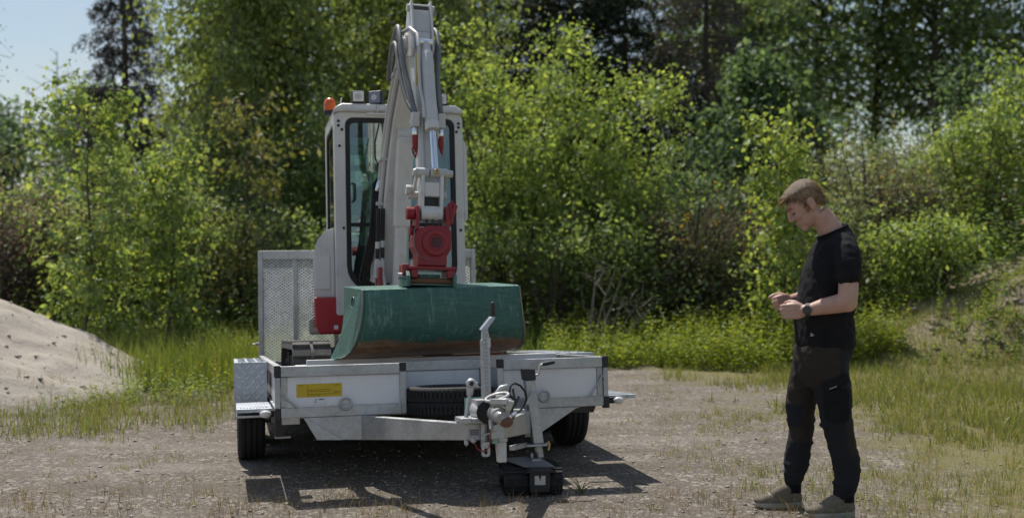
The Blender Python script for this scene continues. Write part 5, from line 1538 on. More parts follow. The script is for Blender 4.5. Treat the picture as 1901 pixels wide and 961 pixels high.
plant('apple_shrub', 'pale green low shrub between sand heap and ramp', 'shrub', -5.68, 17.0, 1.99, 1.06, 116, PALE + MID, stems=7, limbs=70, twigs=9, leaves=9, leaf=0.07, twig=0.4, z0=0.1)
plant('hazel_shrub', 'mid green shrub just left of the cab', 'shrub', -3.01, 19.3, 4.25, 1.37, 117, MID + BRIGHT, stems=6, limbs=78, twigs=10, leaves=11, leaf=0.075, twig=0.5, z0=0.1)
plant('hazel_shrub', 'bright shrub seen through the cab windows', 'shrub', -1.43, 18.8, 4.04, 1.32, 118, BRIGHT, stems=6, limbs=78, twigs=10, leaves=11, leaf=0.075, twig=0.5, z0=0.1)
# the big bright shrubs right of the cab
plant('hornbeam_shrub', 'tall bright yellow green shrub right of the boom', 'shrub', -0.05, 17.8, 4.95, 1.54, 119, BRIGHT, stems=7, limbs=98, twigs=12, leaves=13, leaf=0.072, twig=0.5, z0=0.08, up=0.75, droop=0.12, clump=1.3)
plant('hornbeam_shrub', 'bright shrub sloping down right of the tallest one', 'shrub', 1.19, 17.4, 3.90, 1.38, 120, BRIGHT, stems=7, limbs=91, twigs=11, leaves=13, leaf=0.072, twig=0.48, z0=0.08, up=0.7, droop=0.12, clump=1.3)
plant('hornbeam_shrub', 'lower bright shrub at the right end of the bright shrubs', 'shrub', 2.07, 17.9, 3.04, 0.95, 121, BRIGHT + MID, stems=6, limbs=66, twigs=10, leaves=11, leaf=0.07, twig=0.42, z0=0.1, clump=1.3)
# dark conifers behind
conifer('pine_tree', 'dark pine with a stout trunk behind the bright shrubs', 1.35, 25.0, 9.0, 3.1, 122, PINE, zlow=0.30, whorls=22, per=7, droop=0.16, needle=0.13, trunk_r=0.24, hang=0.35, dens=22)
conifer('spruce_tree', 'dark spruce left of the stout trunked pine', -0.9, 26.0, 9.0, 2.4, 123, PINE, zlow=0.2, whorls=26, per=7, droop=0.30, needle=0.12, hang=0.5, dens=20)
conifer('larch_tree', 'brownish larch with hanging branches right of the pine', 4.25, 25.5, 8.6, 2.3, 124, LARCH, zlow=0.22, whorls=24, per=6, droop=0.45, needle=0.11, hang=0.9, dens=24)
dark_spruce = conifer('spruce_tree', 'dark spruce between the pine and the larch', 2.9, 28.0, 9.0, 2.4, 125, PINE, zlow=0.2, whorls=24, per=6, droop=0.3, needle=0.13, hang=0.5, dens=24)
# poplar row against the sky
POP = [(5.05, 31.0, 'first poplar of the back row, beside the larch'), (6.7, 32.5, 'second poplar of the back row, left of the man'), (8.3, 31.5, 'third poplar of the back row, above the man'), (9.75, 32.0, 'fourth poplar from the left in the back row'),
       (11.2, 31.0, 'fifth poplar from the left in the back row'), (12.7, 32.5, 'sixth poplar of the back row, near the right edge'), (14.2, 31.5, 'last poplar of the back row at the right edge')]
def copy_tree(src, x, y, rz, k, label):
    r = src.copy(); COL.objects.link(r)
    r.location = (x, y, float(height(x, y)) - 0.05); r.rotation_euler = (0, 0, rz); r.scale = (k, k, k)
    r['label'] = label
    for ch in src.children:
        c = ch.copy(); COL.objects.link(c); c.parent = r
    return r
pops = []
for i, (x, y, lab) in enumerate(POP):
    if i < 3:
        pops.append(plant('poplar_tree', lab, 'tree', x, y, 10.2 + 0.5 * i, 1.9 + 0.15 * (i % 2), 130 + i, MID + BRIGHT[:1], stems=1, limbs=88, twigs=9, leaves=12, leaf=0.13, aspect=0.85, twig=0.75, trunk_r=0.13, up=0.75, droop=0.12, spread=0.20, z0=0.26, shape='column', group='poplars of the back row', clump=0.0))
    else:
        copy_tree(pops[i % 3], x, y, 1.3 + 2.1 * i, 0.96 + 0.03 * (i % 3), lab)
# trees farther back that close the gaps
copy_tree(dark_spruce, 0.4, 30.5, 2.0, 1.05, 'dark spruce glimpsed behind the tallest bright shrub')
copy_tree(dark_spruce, -3.6, 29.5, 4.0, 1.0, 'dark spruce glimpsed behind the boom')
copy_tree(dark_spruce, -6.4, 28.5, 0.7, 0.95, 'dark spruce glimpsed behind the large birch')
back_tree = plant('broadleaf_tree', 'mid green tree behind the large birch', 'tree', -5.3, 26.0, 7.6, 2.5, 150, MID, limbs=70, twigs=9, leaves=14, leaf=0.13, twig=0.7, trunk_r=0.14, spread=0.18, z0=0.08, shape='column')
copy_tree(back_tree, -2.4, 26.5, 1.9, 1.0, 'mid green tree behind the cab')
copy_tree(back_tree, 5.9, 27.5, 3.4, 0.9, 'mid green tree behind the larch')

# right shrubs
plant('sycamore_tree', 'dark green dense young tree left of the man', 'tree', 4.21, 20.5, 4.24, 1.31, 140, DEEP + MID[:1], limbs=70, twigs=12, leaves=13, leaf=0.10, aspect=0.8, twig=0.5, trunk_r=0.07, z0=0.1)
plant('lime_sapling', 'yellow green sapling right behind the man', 'tree', 3.30, 14.4, 2.95, 0.60, 141, BRIGHT + MAPLE[:1], limbs=40, twigs=6, leaves=11, leaf=0.07, aspect=0.85, twig=0.3, trunk_r=0.024, z0=0.15, shape='column', spread=0.07, droop=0.3, tips=0.5)
plant('willow_shrub', 'grey green willow shrub right of the man, higher one', 'shrub', 4.81, 18.6, 2.83, 1.27, 142, PALE, stems=8, limbs=88, twigs=10, leaves=10, leaf=0.08, aspect=0.32, twig=0.45, z0=0.1)
plant('willow_shrub', 'grey green willow shrub near the earth bank', 'shrub', 6.24, 18.2, 2.25, 1.32, 143, PALE + BRIGHT[:1], stems=8, limbs=88, twigs=9, leaves=10, leaf=0.075, aspect=0.35, twig=0.42, z0=0.1)
plant('hazel_shrub', 'bright green bush above the earth bank', 'shrub', 6.85, 17.3, 2.25, 1.01, 144, BRIGHT, stems=6, limbs=72, twigs=9, leaves=11, leaf=0.075, twig=0.42, z0=0.1, up=0.75)
plant('hazel_shrub', 'tall bright bush at the right edge', 'shrub', 7.90, 17.6, 2.67, 1.17, 145, BRIGHT, stems=6, limbs=72, twigs=9, leaves=11, leaf=0.075, twig=0.42, z0=0.1, up=0.75)
plant('broom_shrub', 'brown broom shrub with yellow flowers near the bright shrubs', 'shrub', 2.50, 16.6, 2.31, 0.96, 146, BROOM, stems=14, limbs=98, twigs=8, leaves=8, leaf=0.055, aspect=0.3, twig=0.42, z0=0.08, up=1.1, droop=0.04, flowers=(45, 0.035, [(0.62, 0.36, 0.01), (0.7, 0.42, 0.015)]))
plant('broom_shrub', 'brown broom shrub with yellow flowers left of the man', 'shrub', 3.51, 16.4, 2.04, 0.91, 147, BROOM, stems=14, limbs=98, twigs=8, leaves=8, leaf=0.055, aspect=0.3, twig=0.42, z0=0.08, up=1.1, droop=0.04, flowers=(60, 0.035, [(0.62, 0.36, 0.01), (0.7, 0.42, 0.015)]))
plant('broom_shrub', 'brown broom shrub right of the man before the bank', 'shrub', 5.47, 16.9, 1.77, 0.85, 148, BROOM, stems=12, limbs=72, twigs=8, leaves=8, leaf=0.055, aspect=0.3, twig=0.4, z0=0.08, up=1.0, droop=0.05, flowers=(14, 0.035, [(0.62, 0.36, 0.01), (0.7, 0.42, 0.015)]))
plant('bank_shrub', 'bright leafy shrub on the foot of the bank', 'shrub', 5.35, 15.0, 1.15, 0.75, 149, BRIGHT, stems=8, limbs=64, twigs=8, leaves=10, leaf=0.065, twig=0.32, z0=0.08, up=0.9)
# lower bushes along the front of the shrubs
for i, (x, y, h, r, pal, lab) in enumerate((
        (-3.05, 16.6, 2.0, 0.95, MID, 'low mid green bush behind the mesh ramp'),
        (-0.75, 16.4, 1.9, 0.95, MID + BRIGHT, 'low bush behind the bucket, left one'),
        (0.55, 16.2, 1.75, 0.95, MID + BRIGHT, 'low bush right of the bucket'),
        (1.55, 16.4, 2.2, 1.0, MID + BRIGHT, 'low bush in front of the sloping bright shrub'),
        (2.75, 16.2, 1.55, 0.85, BROOM + MID, 'low olive bush between the two broom shrubs'),
        (4.25, 16.2, 1.8, 0.95, PALE + MID, 'low bright bush directly behind the man'),
        (5.2, 17.0, 2.3, 1.0, MID + PALE, 'low pale bush right of the man'),
        (-5.9, 17.0, 2.3, 1.1, BRIGHT + PALE, 'low pale bush above the sand heap'),
        (-7.4, 17.4, 2.4, 1.1, MID + BROWN, 'low brownish bush at the far left'))):
    plant('low_bush', lab, 'shrub', x, y, h, r, 210 + i, pal, stems=8, limbs=72, twigs=7, leaves=9, leaf=0.07, twig=0.36, z0=0.06, up=0.85, droop=0.12, clump=1.5)
# hidden depth: darker thicket between the shrubs
for i, (x, y, h, r) in enumerate(((-8.2, 19.5, 2.9, 1.6), (-6.3, 19.8, 3.3, 1.6), (-3.9, 19.9, 3.0, 1.5), (-0.6, 19.6, 2.9, 1.5), (1.5, 19.3, 2.7, 1.4), (2.9, 18.6, 2.5, 1.3), (5.6, 20.3, 2.6, 1.6), (7.7, 20.0, 3.0, 1.7), (9.6, 21.0, 3.0, 1.8))):
    lab = ['dark thicket bush behind the left shrubs', 'dark thicket bush under the brown spruce', 'dark thicket bush below the birch', 'dark thicket bush behind the tallest bright shrub', 'dark thicket bush below the pine', 'dark thicket bush behind the broom', 'dark thicket bush behind the grey willows', 'dark thicket bush behind the bank bushes', 'dark thicket bush at far right under the poplars'][i]
    plant('thicket_bush', lab, 'shrub', x, y, h, r, 160 + i, DEEP + MID[:1], stems=6, limbs=66, twigs=8, leaves=10, leaf=0.10, twig=0.5, z0=0.08, group='thicket bushes')
# dead branches at the foot of the bright shrubs
for i, (x, y, h, ln) in enumerate(((0.95, 14.9, 1.3, 0.35), (1.15, 15.0, 0.9, 0.9), (-4.1, 14.9, 0.8, -0.9))):
    plant('dead_branches', ['pale dead branches right of the bucket, upright', 'pale dead branches right of the bucket, slanting', 'pale dead branches low beside the ramp'][i], 'branches', x, y, h, 0.5, 180 + i, BROWN, stems=4, limbs=16, twigs=3, leaves=1, leaf=0.03, twig=0.35, trunk_r=0.035, barkm='bark_dead', z0=0.2, lean=(ln * 0.6, 0), up=0.8, droop=0.0)

# ------------------------------------------------------------------ herbs and grasses
def herbs(name, label, N, seed, region, hmin, hmax, cols, leaf=0.07, per=16, aspect=0.5):
    rg = np.random.default_rng(seed)
    xy = region(rg, N); N = len(xy)
    z = height(xy[:, 0], xy[:, 1])
    hh = rg.uniform(hmin, hmax, N) * (0.6 + 0.8 * fbm(xy[:, 0] * 1.6, xy[:, 1] * 1.6, seed))
    t = (np.arange(per) + rg.random((N, per))) / per
    lean = rg.normal(size=(N, 1, 2)) * 0.16
    P = np.concatenate([xy[:, None] + lean * t[..., None] * hh[:, None, None] + rg.normal(size=(N, per, 2)) * 0.012, (z[:, None] + t * hh[:, None])[..., None]], -1).reshape(-1, 3)
    an = rg.random(N * per) * 2 * pi
    D = np.stack([np.cos(an), np.sin(an), rg.uniform(-0.4, 0.5, N * per)], -1)
    sz = leaf * rg.uniform(0.5, 1.2, N * per) * (1.15 - 0.55 * t.reshape(-1))
    C = palette(rg, N * per, cols) * np.repeat(rg.uniform(0.8, 1.2, N), per)[:, None]
    V, F, CC = leaves_mesh(P, D, sz, aspect, C, rg, updir=1.2)
    o = raw_mesh(name, V, F, 'herb_leaves', CC)
    tag(o, label, 'plants', kind='stuff')
    return o

def band(x0, x1, y0, y1, seed, thr=0.45, soft=0.25, test=None):
    def f(rg, N):
        x = x0 + (x1 - x0) * rg.random(N * 3); y = y0 + (y1 - y0) * rg.random(N * 3)
        k = fbm(x * 0.9, y * 0.9, seed) + (rg.random(N * 3) - 0.5) * soft > thr
        if test is not None: k &= test(x, y)
        return np.stack([x, y], -1)[k][:N]
    return f
NET = [(0.19, 0.25, 0.036), (0.26, 0.31, 0.045), (0.33, 0.35, 0.06)]
front = lambda a, b, s: (lambda x, y: y > a + (fbm(x * 1.2, x * 0 + 3.3, s) - 0.5) * 1.6 + (x * b))
herbs('nettle_patch', 'bright green nettles along the back edge of the yard', 1500, 201, band(0.4, 3.9, 12.6, 15.6, 51, 0.30, 0.3, front(13.3, -0.12, 71)), 0.25, 0.62, NET)
herbs('nettle_patch', 'bright green weeds right of the man at the foot of the bank', 260, 202, band(3.2, 4.4, 12.9, 15.2, 52, 0.42, 0.3), 0.25, 0.5, NET)
herbs('nettle_patch', 'bright green weeds between sand heap and trailer', 480, 203, band(-3.6, -1.6, 11.3, 14.2, 53, 0.45, 0.3), 0.2, 0.45, NET, leaf=0.06)
herbs('bank_weeds', 'green weeds growing over the earth bank', 650, 204, band(4.2, 8.5, 12.4, 15.8, 54, 0.53, 0.25), 0.10, 0.32, NET + MID, leaf=0.06)
herbs('undergrowth', 'shaded green undergrowth at the foot of the shrubs', 1900, 205, band(-8, 7, 14.8, 17.2, 55, 0.35, 0.4), 0.25, 0.75, MID, leaf=0.085)
herbs('bramble_thicket', 'shaded bramble and fern thicket among the shrub stems', 2300, 207, band(-8.5, 7.5, 15.6, 18.6, 57, 0.34, 0.4), 0.5, 1.5, MID + BROWN + MID, leaf=0.10, per=22)
herbs('heap_weeds', 'small weeds at the foot of the sand heap', 170, 206, band(-3.9, -2.7, 9.6, 11.6, 56, 0.45, 0.3), 0.12, 0.3, NET + MID, leaf=0.05, per=12)

def grass(name, label, N, seed, region, hmin, hmax, cols, width=0.006, bend=0.5, zf=height, tuft=1, tr=0.03):
    rg = np.random.default_rng(seed)
    xy = region(rg, N)
    if tuft > 1:
        xy = np.repeat(xy, tuft, 0) + rg.normal(size=(len(xy) * tuft, 2)) * tr
    N = len(xy)
    z = zf(xy[:, 0], xy[:, 1])
    h = rg.uniform(hmin, hmax, N) * rg.uniform(0.6, 1.0, N)
    an = rg.random(N) * 2 * pi
    side = np.stack([np.cos(an), np.sin(an), np.zeros(N)], -1)
    ba = rg.random(N) * 2 * pi
    bd = np.stack([np.cos(ba), np.sin(ba), np.zeros(N)], -1) * (h * bend * rg.random(N))[:, None]
    B = np.concatenate([xy, z[:, None] - 0.01], -1)
    w = width * rg.uniform(0.6, 1.3, N)[:, None]
    up = np.array([0, 0, 1.0])
    m = B + up * (h * 0.55)[:, None] + bd * 0.3
    tip = B + up * h[:, None] * 0.96 + bd
    V = np.stack([B - side * w, B + side * w, m + side * w * 0.75, m - side * w * 0.75, tip], 1).reshape(-1, 3)
    k = np.arange(N)[:, None] * 5
    F3 = np.concatenate([k + np.array([[0, 1, 2]]), k + np.array([[0, 2, 3]]), k + np.array([[3, 2, 4]])], 0)
    C = np.repeat(palette(rg, N, cols), 5, 0)
    o = raw_mesh(name, V, F3, 'grass_blades', C)
    tag(o, label, 'grass', kind='stuff')
    return o
DRY = [(0.38, 0.29, 0.16), (0.32, 0.23, 0.12), (0.46, 0.37, 0.22)]
OLIVE = [(0.17, 0.205, 0.045), (0.23, 0.245, 0.060), (0.31, 0.285, 0.11)]
LUSH = [(0.15, 0.24, 0.032), (0.20, 0.28, 0.042), (0.26, 0.31, 0.064)]
BROWNDRY = [(0.20, 0.14, 0.085), (0.28, 0.20, 0.12), (0.16, 0.12, 0.07)]
wedge = lambda x, y: np.abs(x) < 0.47 * y + 0.5
under = lambda x, y: wedge(x, y) & ~((np.abs(x + 0.37 + (y - 6.8) * 0.235) < 1.3) & (y > 7.0) & (y < 10.8))
grass('tall_grass', 'tall yellow green grass behind the sand heap', 11000, 301, band(-5.6, -1.7, 11.4, 15.8, 61, 0.38, 0.35), 0.25, 0.62, LUSH + OLIVE, 0.006, 0.5)
grass('tall_grass', 'tall green grass at the foot of the shrubs', 8000, 302, band(-2.5, 4.1, 13.6, 16.8, 62, 0.40, 0.4), 0.2, 0.55, LUSH + MID, 0.006, 0.5)
grass('meadow_grass', 'short yellow green grass right of the man', 24000, 303, band(1.6, 7.5, 7.6, 14.6, 63, 0.40, 0.55, lambda x, y: wedge(x, y) & (fbm(x * 1.7, y * 1.7, 15) + 0.28 * (x - 2.6) + 0.10 * (y - 11) + 0.35 * (fbm(x * 6, y * 6, 16) - .5) - 0.75 * np.clip(height(x, y) - 0.2, 0, 1) > 0.50)), 0.04, 0.17, OLIVE + LUSH + OLIVE + DRY[:1] + OLIVE, 0.0042, 0.8)
grass('meadow_grass', 'sparse dry grass in the right foreground', 900, 304, band(1.0, 4.6, 5.2, 9.8, 64, 0.49, 0.25, wedge), 0.02, 0.12, OLIVE + DRY + LUSH, 0.0020, 1.0, tuft=12, tr=0.035)
grass('dry_grass', 'thin dry grass stalks in the foreground', 420, 305, band(-3.4, 1.6, 5.0, 6.6, 65, 0.52, 0.25, wedge), 0.02, 0.13, BROWNDRY, 0.0013, 1.0, tuft=11, tr=0.035)
grass('dry_grass', 'straw coloured grass fringe at the foot of the sand heap', 380, 306, band(-5.0, -2.3, 8.4, 11.8, 66, 0.47, 0.3), 0.04, 0.24, OLIVE + LUSH + DRY[:1] + OLIVE, 0.0030, 0.9, tuft=11, tr=0.05)
grass('yard_tufts', 'scattered small grass tufts on the gravel', 260, 307, band(-4.4, 4.0, 5.4, 12.6, 67, 0.40, 0.6, under), 0.02, 0.09, OLIVE + DRY, 0.0022, 1.0, tuft=12)
def heap_edge(rg, N):
    x = -5.6 + 2.7 * rg.random(N * 4); y = 8.6 + 4 * rg.random(N * 4)
    hh = heap_h(x, y)
    k = (hh > -0.02) & (hh < 0.22) & (fbm(x * 1.6, y * 1.6, 77) > 0.60)
    return np.stack([x, y], -1)[k][:N]
grass('heap_grass', 'thin grass tufts on the lower sand slope', 60, 308, heap_edge, 0.04, 0.14, OLIVE + DRY, 0.003, 0.8, zf=heap_h, tuft=9, tr=0.05)

# one loose tuft of long blades beside the mover
def tuft(name, label, x, y, blades, seed, h, spread, cols, w=0.004):
    rg = np.random.default_rng(seed)
    mbs = []
    for i in range(blades):
        a = rg.random() * 2 * pi
        hh = h * rg.uniform(0.5, 1.0)
        d = np.array([math.cos(a), math.sin(a) * 0.6]) * spread * rg.uniform(0.3, 1.0)
        s = np.linspace(0, 1, 6)
        P = np.stack([d[0] * s ** 1.5, d[1] * s ** 1.5, hh * (s - 0.25 * s ** 2)], -1) + np.array([rg.normal() * 0.012, rg.normal() * 0.012, -0.01])
        mbs.append((P, w * (1 - 0.85 * s), 4))
    V, F = tubes_np(mbs)
    o = raw_mesh(name, V, F, 'grass_blades', np.repeat(palette(rg, 1, cols), len(V), 0), True)
    o.location = (x, y, float(height(x, y)))
    tag(o, label, 'grass')
    return o
tuft('grass_tuft', 'long bladed grass tuft right of the tracked mover', 0.385, 6.60, 9, 5, 0.20, 0.24, [(0.22, 0.22, 0.08)])
tuft('grass_tuft', 'single dry seed stalks in the trailer shadow', -0.98, 6.15, 3, 6, 0.24, 0.08, [(0.25, 0.15, 0.08)], 0.002)
# ================================================================== the man
def simple_mat(name, c, rough=0.7, noise=None, sss=0.0, bump=0.0, bscale=60):
    t = NT(name)
    if noise:
        t.base(t.mix(t.rng(t.noise(noise[0], 5, 0.65), 0.35, 0.7), c, noise[1]))
    else:
        t.base(c)
    t.rough(rough)
    if name.startswith(('shirt', 'shoe', 'sock')):
        t.b.inputs['Specular IOR Level'].default_value = 0.15
    if sss:
        t.b.inputs['Subsurface Weight'].default_value = sss
        t.b.inputs['Subsurface Radius'].default_value = (0.012, 0.005, 0.003)
    if bump:
        t.bump(t.noise(bscale, 4), bump, 0.004)
    M[name] = t.m
    return t
simple_mat('skin', (0.53, 0.335, 0.262), 0.52, (16, (0.46, 0.255, 0.195)), 0.12, 0.12, 140)
simple_mat('lips', (0.36, 0.14, 0.11), 0.5)
simple_mat('hair', (0.150, 0.098, 0.056), 0.55, (60, (0.24, 0.162, 0.096)), 0, 0.4, 160)
simple_mat('eye_dark', (0.06, 0.04, 0.03), 0.4)
simple_mat('shirt_black', (0.010, 0.010, 0.012), 0.85, (9, (0.018, 0.017, 0.019)), 0, 0.25, 300)
simple_mat('shirt_print', (0.30, 0.30, 0.33), 0.6)
simple_mat('shoe_fabric', (0.15, 0.128, 0.098), 0.9, (40, (0.21, 0.18, 0.14)), 0, 0.4, 180)
simple_mat('shoe_sole', (0.40, 0.38, 0.34), 0.75, (20, (0.25, 0.225, 0.185)))
simple_mat('sock_black', (0.01, 0.01, 0.01), 0.9)
def trouser_mat():
    t = NT('trousers')
    x, y, z = t.xyz(t.co())
    near = t.rng(y, 0.004, -0.004)
    far = t.rng(y, -0.004, 0.004)
    def AND(*a):
        r = a[0]
        for b in a[1:]: r = t.math('MULTIPLY', r, b)
        return r
    e = 0.006
    gt = lambda v, k: t.rng(v, k - e, k + e)
    lt = lambda v, k: t.rng(v, k + e, k - e)
    slant = t.math('ADD', z, t.math('MULTIPLY', x, -0.55))
    A = AND(gt(slant, 0.715), lt(x, 0.035))
    B = AND(far, gt(z, 0.36), lt(z, 0.75))
    Ck = AND(far, gt(z, 0.44), lt(z, 0.56), lt(x, -0.10))
    Cc = AND(near, gt(z, 0.33), lt(z, 0.53), gt(t.math('SUBTRACT', x, t.math('MULTIPLY', t.math('SUBTRACT', 0.53, z), 0.12)), 0.062))
    f = t.math('MAXIMUM', t.math('MAXIMUM', A, t.math('SUBTRACT', B, Ck)), Cc)
    n = t.noise(30, 5, 0.6)
    black = t.mix(n, (0.014, 0.015, 0.018), (0.026, 0.027, 0.031))
    brown = t.mix(n, (0.028, 0.023, 0.019), (0.043, 0.036, 0.030))
    t.base(t.mix(f, black, brown))
    t.rough(0.85)
    t.b.inputs['Specular IOR Level'].default_value = 0.2
    t.bump(t.noise(260, 3), 0.25, 0.003)
    M['trousers'] = t.m
trouser_mat()

def hair_mat():
    t = NT('hair')
    mp = t.n('ShaderNodeMapping')
    mp.inputs['Rotation'].default_value = (0, R(-36), 0)
    mp.inputs['Scale'].default_value = (1, 1, 1)
    t.l(t.co(), mp.inputs['Vector'])
    n = t.noise(1.0, 5, 0.7, vec=mp.outputs['Vector'], stretch=(22, 210, 70))
    n2 = t.noise(26, 3, 0.5)
    c = t.mix(t.rng(n, 0.32, 0.68), (0.080, 0.047, 0.025), (0.40, 0.265, 0.150))
    c = t.mix(t.rng(n2, 0.3, 0.7, 0, 0.4), c, (0.15, 0.095, 0.054))
    t.base(c); t.rough(0.5)
    t.bump(n, 0.9, 0.012)
    M['hair'] = t.m
hair_mat()

man = empty('person', (1.614, 6.11, 0.0))
tag(man, 'person in black t-shirt and dark work trousers looking down at their hands', 'person')

def loft(mb, secs, seg=26, pw=2.3):
    vs = []
    for cx, cy, z, rx, ry, *tl in secs:
        tlt = tl[0] if tl else 0.0
        for k in range(seg):
            a = 2 * pi * k / seg
            c, s = math.cos(a), math.sin(a)
            u = math.copysign(abs(c) ** (2 / pw), c) * rx
            v = math.copysign(abs(s) ** (2 / pw), s) * ry
            vs.append((cx + u, cy + v, z + u * tlt))
    n = len(secs)
    fs = [(i * seg + k, i * seg + (k + 1) % seg, (i + 1) * seg + (k + 1) % seg, (i + 1) * seg + k) for i in range(n - 1) for k in range(seg)]
    fs += [tuple(reversed(range(seg))), tuple((n - 1) * seg + k for k in range(seg))]
    return mb.add(vs, fs)

def chain(mb, pts, seg=14):
    """tapered limb: pts of (x, y, z, r) with round ends"""
    mb.tube([p[:3] for p in pts], [p[3] for p in pts], seg)
    mb.ball(pts[0][:3], pts[0][3] * 0.99, 12)
    mb.ball(pts[-1][:3], pts[-1][3] * 0.99, 12)
    return mb

def organic(mb, name, mat, parent, voxel, smooth=4, wrinkle=None):
    o = mb.build(name, mat, parent)
    r = o.modifiers.new('remesh', 'REMESH'); r.mode = 'VOXEL'; r.voxel_size = voxel; r.use_smooth_shade = True
    if smooth:
        s = o.modifiers.new('smooth', 'SMOOTH'); s.factor = 0.5; s.iterations = smooth
    if wrinkle:
        for sc_, st_ in wrinkle:
            tx = bpy.data.textures.new('folds', 'CLOUDS'); tx.noise_scale = sc_; tx.noise_depth = 2
            d = o.modifiers.new('folds', 'DISPLACE'); d.texture = tx; d.strength = st_; d.mid_level = 0.5; d.texture_coords = 'LOCAL'
    bake(o)
    o.data.polygons.foreach_set('use_smooth', [True] * len(o.data.polygons))
    return o

# --- head, in its own frame facing -x, then pitched forward
HM = Matrix.Translation((-0.098, 0, 1.600)) @ Matrix.Rotation(R(-36), 4, 'Y')
HM3 = HM.to_3x3()
def hp(x, y, z):
    return HM @ Vector((x, y, z))
def hball(mb, c, r, seg=16, pitch=0.0):
    m = HM3 @ Matrix.Rotation(pitch, 3, 'Y')
    return mb.ball(hp(*c), r, seg, rot=m.to_euler())
body = MB()
hball(body, (0.014, 0, 0.030), (0.097, 0.074, 0.088), 24)
hball(body, (-0.030, 0, 0.010), (0.062, 0.066, 0.085), 20)
hball(body, (-0.032, 0, -0.055), (0.056, 0.054, 0.062), 18)
hball(body, (-0.066, 0, -0.098), (0.023, 0.027, 0.022), 14)
hball(body, (0.000, 0, -0.060), (0.050, 0.056, 0.042), 16)
hball(body, (-0.084, 0, 0.026), (0.013, 0.044, 0.013), 14)
for s in (-1, 1):
    hball(body, (-0.070, s * 0.034, -0.025), (0.020, 0.022, 0.022), 12)
    hball(body, (0.014, s * 0.077, -0.008), (0.020, 0.009, 0.031), 14, R(12))
    hball(body, (0.006, s * 0.080, -0.030), (0.011, 0.007, 0.013), 10)
body.tube([hp(-0.084, 0, 0.022), hp(-0.098, 0, 0.000), hp(-0.108, 0, -0.024)], [0.009, 0.011, 0.012], 10)
hball(body, (-0.108, 0, -0.028), (0.013, 0.013, 0.011), 10)
for s in (-1, 1):
    hball(body, (-0.099, s * 0.013, -0.031), (0.012, 0.009, 0.009), 10)
hball(body, (-0.084, 0, -0.060), (0.014, 0.026, 0.008), 12)
hball(body, (-0.082, 0, -0.073), (0.014, 0.024, 0.008), 12)
body.tube([(0.066, 0, 1.36), (0.050, 0, 1.44), (0.012, 0, 1.505), (-0.030, 0, 1.555)], [0.074, 0.066, 0.060, 0.058], 20)
loft(body, [(0.01, 0, 0.86, 0.10, 0.13), (0.0, 0, 1.02, 0.105, 0.135), (0.03, 0, 1.2, 0.11, 0.15), (0.05, 0, 1.34, 0.09, 0.15), (0.06, 0, 1.42, 0.05, 0.07)])
# arms
chain(body, [(0.070, -0.180, 1.360, 0.050), (0.068, -0.220, 1.24, 0.051), (0.060, -0.236, 1.135, 0.049), (0.056, -0.237, 1.098, 0.046)], 16)
chain(body, [(0.062, -0.238, 1.102, 0.046), (0.010, -0.218, 1.094, 0.047), (-0.050, -0.192, 1.080, 0.041), (-0.104, -0.168, 1.064, 0.032), (-0.135, -0.152, 1.058, 0.029)], 16)
chain(body, [(0.078, 0.185, 1.375, 0.052), (0.060, 0.225, 1.24, 0.049), (0.048, 0.235, 1.125, 0.046)], 16)
chain(body, [(0.046, 0.235, 1.120, 0.044), (-0.02, 0.200, 1.112, 0.044), (-0.085, 0.155, 1.105, 0.037), (-0.150, 0.105, 1.098, 0.028)], 16)
def hand(mb, wrist, fwd, side, up, lens, curl, thumb):
    """palm, four fingers stacked along 'up', thumb from the wrist end of the palm's upper side"""
    w, f, s, u = (Vector(k) for k in (wrist, fwd, side, up))
    f.normalize(); s.normalize(); u.normalize()
    for k in range(4):
        oz = (0.030 - 0.0195 * k)
        base = w + f * 0.072 + u * oz
        mb.tube([w + f * 0.005 + u * oz * 0.55, w + f * 0.04 + u * oz * 0.95, base], [0.016, 0.0155, 0.0125], 10)
        L = lens[k]
        p1 = base + f * L * 0.42 + s * L * 0.10
        p2 = p1 + (f * math.cos(curl) + s * math.sin(curl)) * L * 0.32
        p3 = p2 + (f * math.cos(curl * 1.9) + s * math.sin(curl * 1.9)) * L * 0.26
        mb.tube([base, p1, p2, p3], [0.0105, 0.0098, 0.0090, 0.0078], 10)
        mb.ball(base, 0.0115, 10); mb.ball(p1, 0.0100, 10); mb.ball(p2, 0.0092, 10); mb.ball(p3, 0.0082, 10)
    t0 = w + f * 0.018 + u * 0.022
    t1 = t0 + f * 0.030 + u * 0.022 + s * 0.010
    t2 = t1 + f * 0.032 + u * (0.004 + thumb) + s * 0.014
    t3 = t2 + f * 0.024 + s * 0.012 - u * 0.006
    mb.tube([t0, t1, t2, t3], [0.017, 0.0135, 0.0110, 0.0085], 10)
    mb.ball(t0, 0.017, 10); mb.ball(t2, 0.0112, 10); mb.ball(t3, 0.0088, 10)
hand(body, (-0.135, -0.150, 1.056), (-0.90, 0.42, -0.06), (0.42, 0.90, -0.05), (-0.05, 0.05, 1), (0.080, 0.086, 0.080, 0.064), R(48), 0.002)
hand(body, (-0.150, 0.103, 1.097), (-0.84, -0.52, -0.14), (-0.52, 0.80, -0.25), (-0.12, 0.22, 0.97), (0.078, 0.084, 0.078, 0.062), R(-52), 0.0)
# legs inside the trousers
for s, pts in ((-1, [(0.0, -0.09, 0.86), (0.04, -0.10, 0.51), (0.085, -0.11, 0.20), (0.075, -0.11, 0.06)]), (1, [(-0.01, 0.09, 0.86), (-0.09, 0.11, 0.51), (-0.112, 0.12, 0.20), (-0.125, 0.12, 0.06)])):
    chain(body, [(*p, r) for p, r in zip(pts, (0.075, 0.05, 0.034, 0.032))], 12)
skin = organic(body, 'body', 'skin', man, 0.0052, 2)

